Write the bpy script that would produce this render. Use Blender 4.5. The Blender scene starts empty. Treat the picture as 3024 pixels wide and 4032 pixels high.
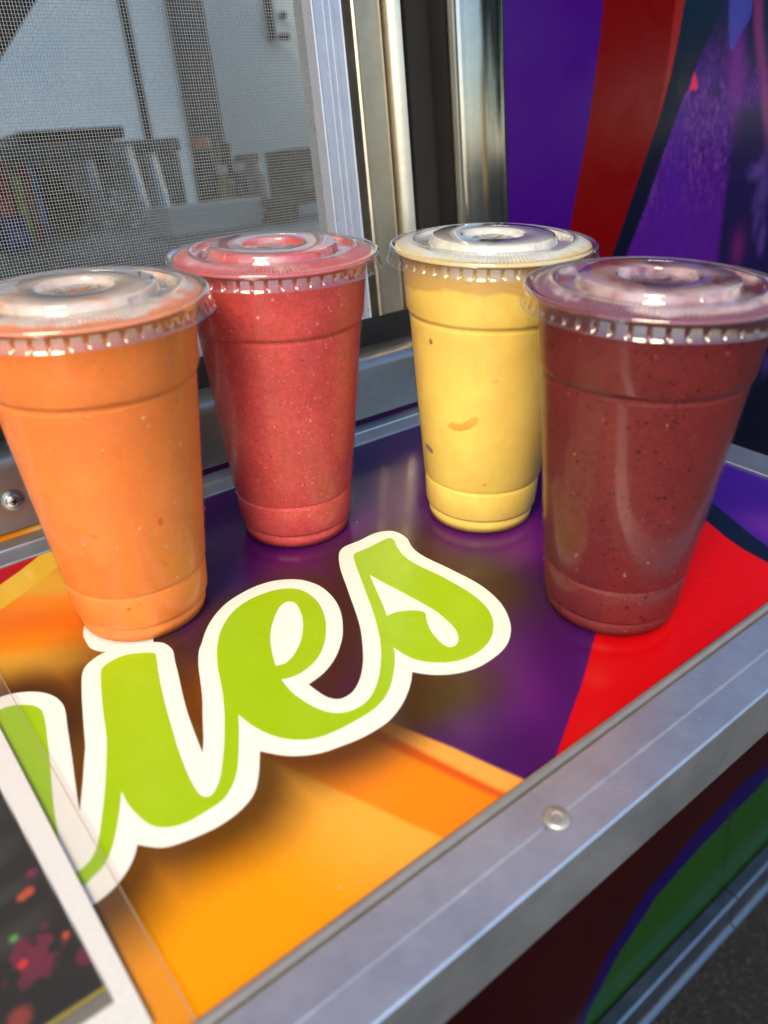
import bpy, bmesh, math, random
import numpy as np
from mathutils import Vector, Matrix, geometry, noise
R = math.radians
random.seed(7)
scn = bpy.context.scene
col = scn.collection

# ------------------------------------------------------------------ camera
cam_d = bpy.data.cameras.new('camera')
cam = bpy.data.objects.new('camera', cam_d)
col.objects.link(cam)
CAM_R = Vector((0.78654, -0.61060, -0.09236))
CAM_D = Vector((-0.32100, -0.27648, -0.90583))
CAM_F = Vector((0.52756, 0.74211, -0.41346))
CAM_P = Vector((-0.07053, -0.44020, 0.17239))
m = Matrix.Identity(4)
for i in range(3):
    m[i][0] = CAM_R[i]; m[i][1] = -CAM_D[i]; m[i][2] = -CAM_F[i]; m[i][3] = CAM_P[i]
cam.matrix_world = m
cam_d.sensor_fit = 'VERTICAL'; cam_d.sensor_height = 36; cam_d.sensor_width = 27
cam_d.lens = 36 * 3022.9 / 4032
cam_d.clip_start = 0.01; cam_d.clip_end = 1000
cam_d.dof.use_dof = True; cam_d.dof.focus_distance = 0.42; cam_d.dof.aperture_fstop = 8.2
scn.camera = cam

# ------------------------------------------------------------------ sky and sun
SUN_HEAD, SUN_EL = R(52), R(38)
world = bpy.data.worlds.new('World'); scn.world = world; world.use_nodes = True
wn = world.node_tree.nodes; wl = world.node_tree.links
sky = wn.new('ShaderNodeTexSky'); sky.sky_type = 'NISHITA'; sky.sun_disc = False
sky.sun_elevation = SUN_EL; sky.sun_rotation = SUN_HEAD + math.pi
sky.air_density = 1.0; sky.dust_density = 0.5; sky.ozone_density = 2.5
bg = wn['Background']; bg.inputs['Strength'].default_value = 0.15
wl.new(sky.outputs[0], bg.inputs[0])
sun_d = bpy.data.lights.new('sun', 'SUN'); sun = bpy.data.objects.new('sun', sun_d); col.objects.link(sun)
sun_d.energy = 2.5; sun_d.angle = R(26); sun_d.color = (1.0, 0.79, 0.48)
dvec = Vector((math.sin(SUN_HEAD) * math.cos(SUN_EL), math.cos(SUN_HEAD) * math.cos(SUN_EL), -math.sin(SUN_EL)))
sun.rotation_euler = dvec.to_track_quat('-Z', 'Y').to_euler()

vs = scn.view_settings
vs.view_transform = 'Standard'; vs.look = 'None'; vs.gamma = 1; vs.use_curve_mapping = False
vs.exposure = 0.70
scn.render.engine = 'CYCLES'
cy = scn.cycles
cy.use_denoising = True; cy.transparent_max_bounces = 32; cy.max_bounces = 8
cy.caustics_reflective = False; cy.caustics_refractive = False; cy.sample_clamp_indirect = 6

# ------------------------------------------------------------------ helpers
TILT = R(6.754)                        # the shelf hangs a little down towards the street
SHELF = Matrix.Rotation(TILT, 4, 'X')

def lin(c):
    c = np.asarray(c, float) / 255.0
    return np.where(c <= 0.04045, c / 12.92, ((c + 0.055) / 1.055) ** 2.4)

def rgb(r, g, b, k=1.0):
    v = lin((r, g, b)) * k
    return (float(v[0]), float(v[1]), float(v[2]), 1.0)

def tag(o, label=None, cat=None, group=None, kind=None):
    if label: o['label'] = label
    if cat: o['category'] = cat
    if group: o['group'] = group
    if kind: o['kind'] = kind
    return o

def empty(name, mat=None, loc=None):
    o = bpy.data.objects.new(name, None); o.empty_display_size = 0.02
    col.objects.link(o)
    if mat is not None: o.matrix_world = mat
    if loc is not None: o.location = loc
    return o

def obj(name, verts, faces, mat, parent=None, smooth=False, colors=None):
    me = bpy.data.meshes.new(name)
    me.from_pydata([tuple(v) for v in verts], [], [tuple(f) for f in faces])
    me.update()
    if smooth is True:
        me.polygons.foreach_set('use_smooth', [True] * len(me.polygons))
    elif smooth:
        me.polygons.foreach_set('use_smooth', [True] * len(me.polygons))
        me.set_sharp_from_angle(angle=R(smooth))
    if colors is not None:
        ca = me.color_attributes.new('print', 'FLOAT_COLOR', 'POINT')
        a = np.ones((len(verts), 4), np.float32); a[:, :3] = colors
        ca.data.foreach_set('color', a.ravel())
    me.materials.append(mat)
    return link(me, name, parent)

def link(me, name, parent=None):
    o = bpy.data.objects.new(name, me); col.objects.link(o)
    if parent is not None: o.parent = parent
    return o

def bm_obj(name, bm, mat, parent=None, smooth=False):
    me = bpy.data.meshes.new(name)
    bmesh.ops.recalc_face_normals(bm, faces=bm.faces)
    bm.to_mesh(me); bm.free()
    if smooth:
        me.polygons.foreach_set('use_smooth', [True] * len(me.polygons))
        me.set_sharp_from_angle(angle=R(smooth if smooth is not True else 180))
    me.materials.append(mat)
    return link(me, name, parent)

def add_box(bm, x0, x1, y0, y1, z0, z1, bevel=0.0, seg=2):
    vs_ = [bm.verts.new((x, y, z)) for x in (x0, x1) for y in (y0, y1) for z in (z0, z1)]
    idx = [(0, 1, 3, 2), (4, 6, 7, 5), (0, 4, 5, 1), (2, 3, 7, 6), (0, 2, 6, 4), (1, 5, 7, 3)]
    fs = [bm.faces.new([vs_[i] for i in f]) for f in idx]
    if bevel > 0:
        es = list({e for f in fs for e in f.edges})
        bmesh.ops.bevel(bm, geom=es, offset=bevel, segments=seg, profile=0.5, affect='EDGES', clamp_overlap=True)

def box(name, x0, x1, y0, y1, z0, z1, mat, parent=None, bevel=0.0):
    bm = bmesh.new(); add_box(bm, x0, x1, y0, y1, z0, z1, bevel)
    return bm_obj(name, bm, mat, parent, 40 if bevel else False)

def extrude(name, prof, a0, a1, axis, mat, parent=None, smooth=35, closed=True):
    """prof: 2-D outline; axis 'x': (y,z) along x; 'z': (x,y) along z; 'y': (x,z) along y"""
    def P(p, a):
        return {'x': (a, p[0], p[1]), 'z': (p[0], p[1], a), 'y': (p[0], a, p[1])}[axis]
    n = len(prof); v = [P(p, a0) for p in prof] + [P(p, a1) for p in prof]
    bm = bmesh.new(); bv = [bm.verts.new(q) for q in v]
    for i in range(n if closed else n - 1):
        j = (i + 1) % n
        bm.faces.new((bv[i], bv[j], bv[n + j], bv[n + i]))
    if closed:
        bm.faces.new(bv[:n][::-1]); bm.faces.new(bv[n:])
    return bm_obj(name, bm, mat, parent, smooth)

def lathe(profile, seg, mod=None):
    """profile [(r,z)], mod(i,r,z,theta)->(r,z)"""
    v = []; f = []
    rings = []
    for i, (r, z) in enumerate(profile):
        if r < 1e-6:
            rings.append([len(v)]); v.append((0, 0, z)); continue
        ring = []
        for k in range(seg):
            th = 2 * math.pi * k / seg
            rr, zz = mod(i, r, z, th) if mod else (r, z)
            ring.append(len(v)); v.append((rr * math.cos(th), rr * math.sin(th), zz))
        rings.append(ring)
    for a, b in zip(rings, rings[1:]):
        for k in range(seg):
            k2 = (k + 1) % seg
            if len(a) == 1: f.append((a[0], b[k2], b[k]))
            elif len(b) == 1: f.append((a[k], a[k2], b[0]))
            else: f.append((a[k], a[k2], b[k2], b[k]))
    return v, f

# ------------------------------------------------------------------ materials
def mat_new(name):
    mt = bpy.data.materials.new(name); mt.use_nodes = True
    nt = mt.node_tree
    return mt, nt, nt.nodes['Principled BSDF']

def N(nt, t, **kw):
    n = nt.nodes.new(t)
    for k, v in kw.items(): setattr(n, k, v)
    return n

def coords(nt, scale=(1, 1, 1), kind='Object'):
    tc = N(nt, 'ShaderNodeTexCoord'); mp = N(nt, 'ShaderNodeMapping')
    mp.inputs['Scale'].default_value = scale
    nt.links.new(tc.outputs[kind], mp.inputs['Vector'])
    return mp.outputs[0]

def noise_tex(nt, vec, scale, detail=3, rough=0.5, dist=0.0):
    n = N(nt, 'ShaderNodeTexNoise'); nt.links.new(vec, n.inputs['Vector'])
    n.inputs['Scale'].default_value = scale; n.inputs['Detail'].default_value = detail
    n.inputs['Roughness'].default_value = rough; n.inputs['Distortion'].default_value = dist
    return n.outputs['Fac']

def ramp(nt, fac, stops):
    r = N(nt, 'ShaderNodeValToRGB'); nt.links.new(fac, r.inputs[0])
    e = r.color_ramp.elements
    while len(e) < len(stops): e.new(0.5)
    for el, (p, c) in zip(e, stops):
        el.position = p; el.color = c if len(c) == 4 else (*c, 1)
    return r.outputs[0]

def g(x): return (x, x, x, 1)

def mix(nt, fac, a, b, mode='MIX'):
    n = N(nt, 'ShaderNodeMix', data_type='RGBA', blend_type=mode)
    for sock, val in ((n.inputs[0], fac), (n.inputs[6], a), (n.inputs[7], b)):
        if hasattr(val, 'is_output'): nt.links.new(val, sock)
        elif isinstance(val, (int, float)): sock.default_value = val
        else: sock.default_value = val
    return n.outputs[2]

def math_n(nt, op, a, b=0.0, clamp=False):
    n = N(nt, 'ShaderNodeMath', operation=op); n.use_clamp = clamp
    for s_, v in ((n.inputs[0], a), (n.inputs[1], b)):
        if hasattr(v, 'is_output'): nt.links.new(v, s_)
        else: s_.default_value = v
    return n.outputs[0]

def bump(nt, bsdf, h, strength=0.2, dist=0.001):
    b = N(nt, 'ShaderNodeBump'); b.inputs['Strength'].default_value = strength; b.inputs['Distance'].default_value = dist
    nt.links.new(h, b.inputs['Height']); nt.links.new(b.outputs[0], bsdf.inputs['Normal'])

def simple(name, c, rough=0.5, metal=0.0, spec=0.5, vary=0.12, scale=20.0):
    mt, nt, b = mat_new(name)
    v = noise_tex(nt, coords(nt), scale, 4, 0.6)
    lo = tuple(x * (1 - vary) for x in c[:3]) + (1,); hi = tuple(min(1, x * (1 + vary)) for x in c[:3]) + (1,)
    nt.links.new(ramp(nt, v, [(0.3, lo), (0.7, hi)]), b.inputs['Base Color'])
    rr = ramp(nt, noise_tex(nt, coords(nt), scale * 2.3, 3), [(0.3, g(max(0.02, rough - 0.06))), (0.7, g(min(1, rough + 0.08)))])
    nt.links.new(rr, b.inputs['Roughness'])
    b.inputs['Metallic'].default_value = metal; b.inputs['Specular IOR Level'].default_value = spec
    return mt

def metal(name, c, rough, stretch=(6, 300, 300), scratch=0.25, smudge=0.12, metallic=1.0, marks=False):
    """brushed metal: fine lines along one axis, smudges"""
    mt, nt, b = mat_new(name)
    fine = noise_tex(nt, coords(nt, stretch), 8.0, 4, 0.7)
    sm = noise_tex(nt, coords(nt), 14.0, 5, 0.65, 0.8)
    sm2 = noise_tex(nt, coords(nt), 140.0, 4, 0.7)
    base = ramp(nt, sm, [(0.25, tuple(x * 0.86 for x in c) + (1,)), (0.75, tuple(min(1, x * 1.06) for x in c) + (1,))])
    nt.links.new(mix(nt, 0.18, base, ramp(nt, sm2, [(0.35, g(0.6)), (0.6, g(1.0))]), 'MULTIPLY'), b.inputs['Base Color'])
    a1 = math_n(nt, 'MULTIPLY', sm, smudge * 2); a2 = math_n(nt, 'MULTIPLY', fine, scratch * 0.5)
    nt.links.new(math_n(nt, 'ADD', math_n(nt, 'ADD', a1, a2), rough - smudge), b.inputs['Roughness'])
    b.inputs['Metallic'].default_value = metallic
    if marks:
        tc = coords(nt, (1, 1, 1)); vr = N(nt, 'ShaderNodeVectorRotate', rotation_type='Z_AXIS'); nt.links.new(tc, vr.inputs['Vector']); vr.inputs['Angle'].default_value = 0.5
        mp = N(nt, 'ShaderNodeMapping'); mp.inputs['Scale'].default_value = (14, 120, 120); nt.links.new(vr.outputs[0], mp.inputs['Vector'])
        ln = math_n(nt, 'LESS_THAN', math_n(nt, 'ABSOLUTE', math_n(nt, 'SUBTRACT', noise_tex(nt, mp.outputs[0], 1.3, 2, 0.4), 0.5)), 0.006)
        ln = math_n(nt, 'MULTIPLY', ln, math_n(nt, 'GREATER_THAN', noise_tex(nt, coords(nt), 45, 2), 0.54))
        src = b.inputs['Base Color'].links[0].from_socket
        nt.links.new(mix(nt, math_n(nt, 'MULTIPLY', ln, 0.8), src, (0.95, 0.93, 0.88, 1)), b.inputs['Base Color'])
    bump(nt, b, fine, 0.10, 0.0003)
    return mt

def print_mat(name, rough=0.16, grain=0.10, scale=900.0, spec=0.5, dust=0.5):
    """printed vinyl: the artwork comes in as the print attribute, grain and scuffs from noise"""
    mt, nt, b = mat_new(name)
    at = N(nt, 'ShaderNodeVertexColor', layer_name='print')
    gr = noise_tex(nt, coords(nt), scale, 2, 0.6)
    c = mix(nt, grain, at.outputs[0], ramp(nt, gr, [(0.3, g(0.35)), (0.7, g(1.6))]), 'MULTIPLY')
    vo = N(nt, 'ShaderNodeTexVoronoi'); vo.inputs['Scale'].default_value = 130; nt.links.new(coords(nt), vo.inputs['Vector'])
    sep = N(nt, 'ShaderNodeSeparateColor'); nt.links.new(vo.outputs['Color'], sep.inputs[0])
    du = math_n(nt, 'MULTIPLY', math_n(nt, 'LESS_THAN', vo.outputs['Distance'], math_n(nt, 'MULTIPLY', sep.outputs[1], 0.075)), math_n(nt, 'LESS_THAN', sep.outputs[0], 0.10))
    c = mix(nt, math_n(nt, 'MULTIPLY', du, dust), c, (0.6, 0.56, 0.5, 1))
    nt.links.new(c, b.inputs['Base Color'])
    sc = noise_tex(nt, coords(nt), 30.0, 6, 0.65, 1.0)
    nt.links.new(ramp(nt, sc, [(0.35, g(max(0.03, rough - 0.05))), (0.75, g(rough + 0.08))]), b.inputs['Roughness'])
    b.inputs['Specular IOR Level'].default_value = spec
    bump(nt, b, noise_tex(nt, coords(nt), 60.0, 3), 0.05, 0.0006)
    return mt

def clear(name, refl=1.0, haze=0.0, rough=0.04, tint=(0.97, 0.98, 0.98), patchy=False):
    """thin clear plastic sheet: see-through, mirror share rising towards grazing"""
    mt = bpy.data.materials.new(name); mt.use_nodes = True
    nt = mt.node_tree; nt.nodes.clear()
    out = N(nt, 'ShaderNodeOutputMaterial')
    tr = N(nt, 'ShaderNodeBsdfTransparent'); tr.inputs[0].default_value = (*tint, 1)
    gl = N(nt, 'ShaderNodeBsdfGlossy'); gl.inputs['Roughness'].default_value = rough
    gl.inputs['Color'].default_value = (1, 1, 1, 1)
    lw = N(nt, 'ShaderNodeLayerWeight'); lw.inputs[0].default_value = 0.5
    p5 = math_n(nt, 'POWER', lw.outputs['Facing'], 4.0)
    fac = math_n(nt, 'ADD', math_n(nt, 'MULTIPLY', p5, 0.85 * refl), 0.07 * refl, clamp=True)
    mx = N(nt, 'ShaderNodeMixShader'); nt.links.new(fac, mx.inputs[0])
    last = tr.outputs[0]
    if haze > 0:
        df = N(nt, 'ShaderNodeBsdfDiffuse'); df.inputs[0].default_value = (0.8, 0.8, 0.8, 1)
        tl = N(nt, 'ShaderNodeBsdfTranslucent'); tl.inputs[0].default_value = (0.8, 0.8, 0.8, 1)
        m0 = N(nt, 'ShaderNodeMixShader'); m0.inputs[0].default_value = 0.5
        nt.links.new(df.outputs[0], m0.inputs[1]); nt.links.new(tl.outputs[0], m0.inputs[2])
        m1 = N(nt, 'ShaderNodeMixShader')
        pn = math_n(nt, 'POWER', lw.outputs['Facing'], 2.0)
        hz = math_n(nt, 'ADD', math_n(nt, 'MULTIPLY', pn, haze * 1.5), haze * 0.3)
        if patchy: hz = math_n(nt, 'MULTIPLY', hz, ramp(nt, noise_tex(nt, coords(nt), 70, 4, 0.6, 1.0), [(0.38, g(0.25)), (0.62, g(1.3))]))
        nt.links.new(hz, m1.inputs[0])
        nt.links.new(tr.outputs[0], m1.inputs[1]); nt.links.new(m0.outputs[0], m1.inputs[2])
        last = m1.outputs[0]
    nt.links.new(last, mx.inputs[1]); nt.links.new(gl.outputs[0], mx.inputs[2])
    nt.links.new(mx.outputs[0], out.inputs[0])
    return mt

M = {}
M['stainless'] = metal('stainless', (0.46, 0.43, 0.39), 0.10, (300, 300, 5), 0.12, 0.04)  # neutral steel tinted warm to stand for reflected light
M['sill_steel'] = metal('sill_steel', (0.35, 0.36, 0.38), 0.34, (5, 300, 300))
M['rail'] = metal('rail_aluminium', (0.87, 0.89, 0.93), 0.34, (5, 260, 260), 0.35, 0.10, 0.95, True)
M['rail_dark'] = metal('rail_bead', (0.46, 0.44, 0.41), 0.40, (5, 260, 260), 0.25, 0.12, 0.6)
M['trim'] = metal('trim_aluminium', (0.62, 0.64, 0.66), 0.38, (5, 200, 200))
M['frame_white'] = simple('anodised_frame', rgb(178, 186, 204), 0.30, 0.35, 0.5, 0.05, 60)
M['frame_warm_tint'] = metal('frame_satin', (0.74, 0.67, 0.54), 0.30, (300, 300, 6))  # warm reflections tinted into the frame's base colour
M['seal'] = simple('rubber_seal', rgb(38, 36, 38), 0.6, 0, 0.3)
M['track'] = simple('dark_track', rgb(24, 24, 27), 0.5, 0, 0.4)
M['wire'] = simple('screen_wire', rgb(178, 182, 180), 0.35, 0.2, 0.5, 0.15, 400)
M['chrome'] = simple('screw_steel', rgb(176, 176, 174), 0.30, 1.0)
M['skirt'] = metal('skirt_aluminium', (0.22, 0.26, 0.33), 0.34, (5, 260, 260))
M['rivet'] = simple('rivet_metal', rgb(205, 200, 188), 0.34, 0.7)
M['lime'] = simple('lime_vinyl', rgb(162, 204, 24), 0.22, 0, 0.5, 0.03, 60)
M['white_vinyl'] = simple('white_vinyl', rgb(250, 248, 238), 0.25, 0, 0.5, 0.012, 45)
M['vinyl_print'] = print_mat('vinyl_print', 0.17, spec=0.40)
M['wrap_print'] = print_mat('wrap_print', 0.17, grain=0.05, scale=900, spec=0.14, dust=0.0)
M['paper_print'] = print_mat('paper_print', 0.4, grain=0.12, scale=1200)
M['laminate'] = clear('laminate', 0.8, 0.12, 0.10)
M['pet'] = clear('cup_plastic', 0.24, 0.0, 0.16)
M['pet_lid'] = clear('lid_plastic', 1.5, 0.045, 0.03)
M['pet_rib'] = clear('lid_ribs', 1.5, 0.34, 0.10)
M['pet_film'] = clear('lid_film', 1.5, 0.11, 0.04, patchy=True)
M['pet_bead'] = clear('lid_bead', 1.8, 0.18, 0.05)
M['drop'] = clear('condensation', 0.9, 0.0, 0.02)
M['inner_white'] = simple('inner_white', rgb(225, 235, 240), 0.3, 0, 0.5, 0.03, 3)
M['inner_grey'] = simple('inner_grey', rgb(200, 216, 218), 0.4, 0, 0.5, 0.05, 3)
M['inner_dark'] = simple('inner_dark', rgb(72, 74, 80), 0.4, 0, 0.5, 0.1, 6)
M['steel_top'] = metal('worktop_steel', (0.30, 0.31, 0.32), 0.35, (5, 200, 200))
mt, nt, b = mat_new('frosted_sheet')
b.inputs['Roughness'].default_value = 0.35
n_ = noise_tex(nt, coords(nt), 6, 3)
tl_ = N(nt, 'ShaderNodeBsdfTranslucent'); nt.links.new(ramp(nt, n_, [(0.3, rgb(234, 247, 253)), (0.7, rgb(246, 252, 255))]), tl_.inputs[0])
nt.links.new(ramp(nt, n_, [(0.3, rgb(228, 238, 242)), (0.7, rgb(240, 244, 245))]), b.inputs['Base Color'])
mx_ = N(nt, 'ShaderNodeMixShader'); mx_.inputs[0].default_value = 0.92
nt.links.new(b.outputs[0], mx_.inputs[1]); nt.links.new(tl_.outputs[0], mx_.inputs[2])
nt.links.new(mx_.outputs[0], nt.nodes['Material Output'].inputs[0])
M['frosted'] = mt
M['black'] = simple('black_plastic', rgb(22, 22, 24), 0.4, 0, 0.4)
M['panel_edge'] = simple('panel_core', rgb(60, 58, 56), 0.6)

def smoothie(name, c, dark=None, light=None, speck=None, speck_scale=260, speck_size=0.12, light_scale=500, light_amt=0.3,
             grain=0.15, foam=None, line=None, fleck=None, keep=0.5):
    """blended fruit behind the cup wall: body colour, blotches, pulp specks; foam towards the top"""
    mt, nt, b = mat_new(name)
    v = coords(nt)
    big = noise_tex(nt, v, 45, 4, 0.6, 0.4)
    d = tuple(x * 0.88 for x in c[:3]) + (1,); h = tuple(min(1, x * 1.10) for x in c[:3]) + (1,)
    cc = ramp(nt, big, [(0.3, d), (0.7, h)])
    fine = noise_tex(nt, v, 1000, 3, 0.75)
    cc = mix(nt, min(1.0, grain * 2.5), cc, ramp(nt, noise_tex(nt, v, 330, 4, 0.7), [(0.3, g(0.70)), (0.7, g(1.22))]), 'MULTIPLY')
    cc = mix(nt, grain, cc, ramp(nt, fine, [(0.3, g(0.3)), (0.7, g(1.8))]), 'MULTIPLY')
    def specks(cc, colr, scale, size, keep):
        vo = N(nt, 'ShaderNodeTexVoronoi'); vo.inputs['Scale'].default_value = scale
        wv_ = N(nt, 'ShaderNodeVectorMath', operation='ADD'); nz = N(nt, 'ShaderNodeTexNoise'); nz.inputs['Scale'].default_value = scale * 0.35
        nt.links.new(v, nz.inputs['Vector'])
        sc_ = N(nt, 'ShaderNodeVectorMath', operation='SCALE'); nt.links.new(nz.outputs['Color'], sc_.inputs[0]); sc_.inputs['Scale'].default_value = 1.6 / scale
        nt.links.new(v, wv_.inputs[0]); nt.links.new(sc_.outputs[0], wv_.inputs[1]); nt.links.new(wv_.outputs[0], vo.inputs['Vector'])
        sep = N(nt, 'ShaderNodeSeparateColor'); nt.links.new(vo.outputs['Color'], sep.inputs[0])
        rad = math_n(nt, 'MULTIPLY', math_n(nt, 'ADD', math_n(nt, 'POWER', sep.outputs[2], 2.0), 0.25), size * 1.25)
        wob = math_n(nt, 'MULTIPLY', noise_tex(nt, v, scale * 4, 2), size * 0.5)
        near = math_n(nt, 'LESS_THAN', math_n(nt, 'ADD', vo.outputs['Distance'], wob), rad)
        dens = math_n(nt, 'MULTIPLY', noise_tex(nt, v, scale * 0.12, 2), keep * 2.0)
        f = math_n(nt, 'MULTIPLY', near, math_n(nt, 'LESS_THAN', sep.outputs[0], dens))
        f = math_n(nt, 'MULTIPLY', f, math_n(nt, 'ADD', math_n(nt, 'MULTIPLY', sep.outputs[1], 0.7), 0.25))
        return mix(nt, f, cc, colr)
    if speck: cc = specks(cc, speck, speck_scale, speck_size * 3.0, keep)
    if dark: cc = specks(cc, dark, speck_scale * 0.55, speck_size * 2.4, keep * 0.7)
    if light: cc = specks(cc, light, light_scale, 0.32, light_amt)
    if fleck: cc = specks(cc, fleck, 120, 0.20, 0.12)
    if line:                                   # film left on the cup wall above the drink's own level
        sp = N(nt, 'ShaderNodeSeparateXYZ'); nt.links.new(v, sp.inputs[0])
        wob = math_n(nt, 'MULTIPLY', noise_tex(nt, v, 38, 2), 0.020)
        z = math_n(nt, 'SUBTRACT', sp.outputs['Z'], wob)
        f = N(nt, 'ShaderNodeMapRange'); nt.links.new(z, f.inputs[0])
        f.inputs[1].default_value = line[0]; f.inputs[2].default_value = line[0] + 0.0012
        cc = mix(nt, f.outputs[0], cc, line[1])
    nt.links.new(cc, b.inputs['Base Color'])
    b.inputs['Roughness'].default_value = 0.45
    b.inputs['Specular IOR Level'].default_value = 0.3
    b.inputs['Subsurface Weight'].default_value = 0.35
    b.inputs['Subsurface Radius'].default_value = (1.0, 0.45, 0.25)
    b.inputs['Subsurface Scale'].default_value = 0.006
    bump(nt, b, fine, 0.12, 0.0006)
    return mt

def foam_mat(name, foam, body, lo=0.42, hi=0.58, center=0.5):
    """froth pressed against the underside of the lid: clear drink colour at the rim, froth further in"""
    mt, nt, b = mat_new(name)
    v = coords(nt)
    n1 = noise_tex(nt, v, 46, 3, 0.55, 0.5)
    sp = N(nt, 'ShaderNodeSeparateXYZ'); nt.links.new(v, sp.inputs[0])
    rr = math_n(nt, 'SQRT', math_n(nt, 'ADD', math_n(nt, 'MULTIPLY', sp.outputs[0], sp.outputs[0]), math_n(nt, 'MULTIPLY', sp.outputs[1], sp.outputs[1])))
    edge = N(nt, 'ShaderNodeMapRange'); nt.links.new(rr, edge.inputs[0]); edge.inputs[1].default_value = 0.042; edge.inputs[2].default_value = 0.047
    edge.inputs[3].default_value = 0.0; edge.inputs[4].default_value = 0.45
    n1b = math_n(nt, 'ADD', n1, edge.outputs[0])
    c = ramp(nt, n1b, [(lo, foam), (hi, body)])
    n2 = noise_tex(nt, v, 260, 3, 0.6)
    c = mix(nt, 0.25, c, ramp(nt, n2, [(0.35, g(0.6)), (0.65, g(1.25))]), 'MULTIPLY')
    nt.links.new(c, b.inputs['Base Color'])
    b.inputs['Roughness'].default_value = 0.5
    bump(nt, b, n1, 0.2, 0.002)
    return mt

# ------------------------------------------------------------------ painting helpers for printed vinyl
def smooth01(x): x = np.clip(x, 0, 1); return x * x * (3 - 2 * x)

def blend(c, w, colr):
    return c * (1 - w[:, None]) + lin(colr)[None, :] * w[:, None]

def blob(x, y, cx, cy, rx, ry, ang=0.0):
    ca, sa = math.cos(ang), math.sin(ang); dx, dy = x - cx, y - cy
    a = (dx * ca + dy * sa) / rx; b_ = (-dx * sa + dy * ca) / ry
    return np.exp(-(a * a + b_ * b_))

def vnoise(x, y, s, seed=0):
    """value noise on arrays"""
    x = x / s + seed * 17.3; y = y / s + seed * 5.1
    xi, yi = np.floor(x), np.floor(y); fx, fy = smooth01(x - xi), smooth01(y - yi)
    def h(a, b_):
        t = np.sin(a * 127.1 + b_ * 311.7 + seed * 74.7) * 43758.5453
        return t - np.floor(t)
    return (h(xi, yi) * (1 - fx) + h(xi + 1, yi) * fx) * (1 - fy) + (h(xi, yi + 1) * (1 - fx) + h(xi + 1, yi + 1) * fx) * fy

def curve_at(pts, q, key=1):
    """x along a boundary given as (x,y) points, as a function of y, with straight run-outs"""
    p = np.array(sorted(pts, key=lambda t: t[key]), float)
    k, v = p[:, key], p[:, 1 - key]
    r = np.interp(q, k, v)
    r = np.where(q < k[0], v[0] + (q - k[0]) * (v[1] - v[0]) / (k[1] - k[0]), r)
    return np.where(q > k[-1], v[-1] + (q - k[-1]) * (v[-1] - v[-2]) / (k[-1] - k[-2]), r)

def poly_dist(x, y, poly):
    """signed distance to a closed outline, negative inside"""
    p = np.array(poly, float); d2 = np.full(x.shape, 1e9); inside = np.zeros(x.shape, bool)
    for (ax, ay), (bx, by) in zip(p, np.roll(p, -1, 0)):
        ex, ey = bx - ax, by - ay; L = ex * ex + ey * ey + 1e-12
        t = np.clip(((x - ax) * ex + (y - ay) * ey) / L, 0, 1)
        d2 = np.minimum(d2, (x - ax - t * ex) ** 2 + (y - ay - t * ey) ** 2)
        cond = (ay > y) != (by > y)
        inside ^= cond & (x < (bx - ax) * (y - ay) / (by - ay + 1e-12) + ax)
    d = np.sqrt(d2)
    return np.where(inside, -d, d)

def grid(x0, x1, y0, y1, step):
    nx = max(1, int(round((x1 - x0) / step))); ny = max(1, int(round((y1 - y0) / step)))
    X, Y = np.meshgrid(np.linspace(x0, x1, nx + 1), np.linspace(y0, y1, ny + 1))
    i = np.arange(nx)[None, :] + (nx + 1) * np.arange(ny)[:, None]
    f = np.stack([i, i + 1, i + nx + 2, i + nx + 1], -1).reshape(-1, 4)
    return X.ravel(), Y.ravel(), f

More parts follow.
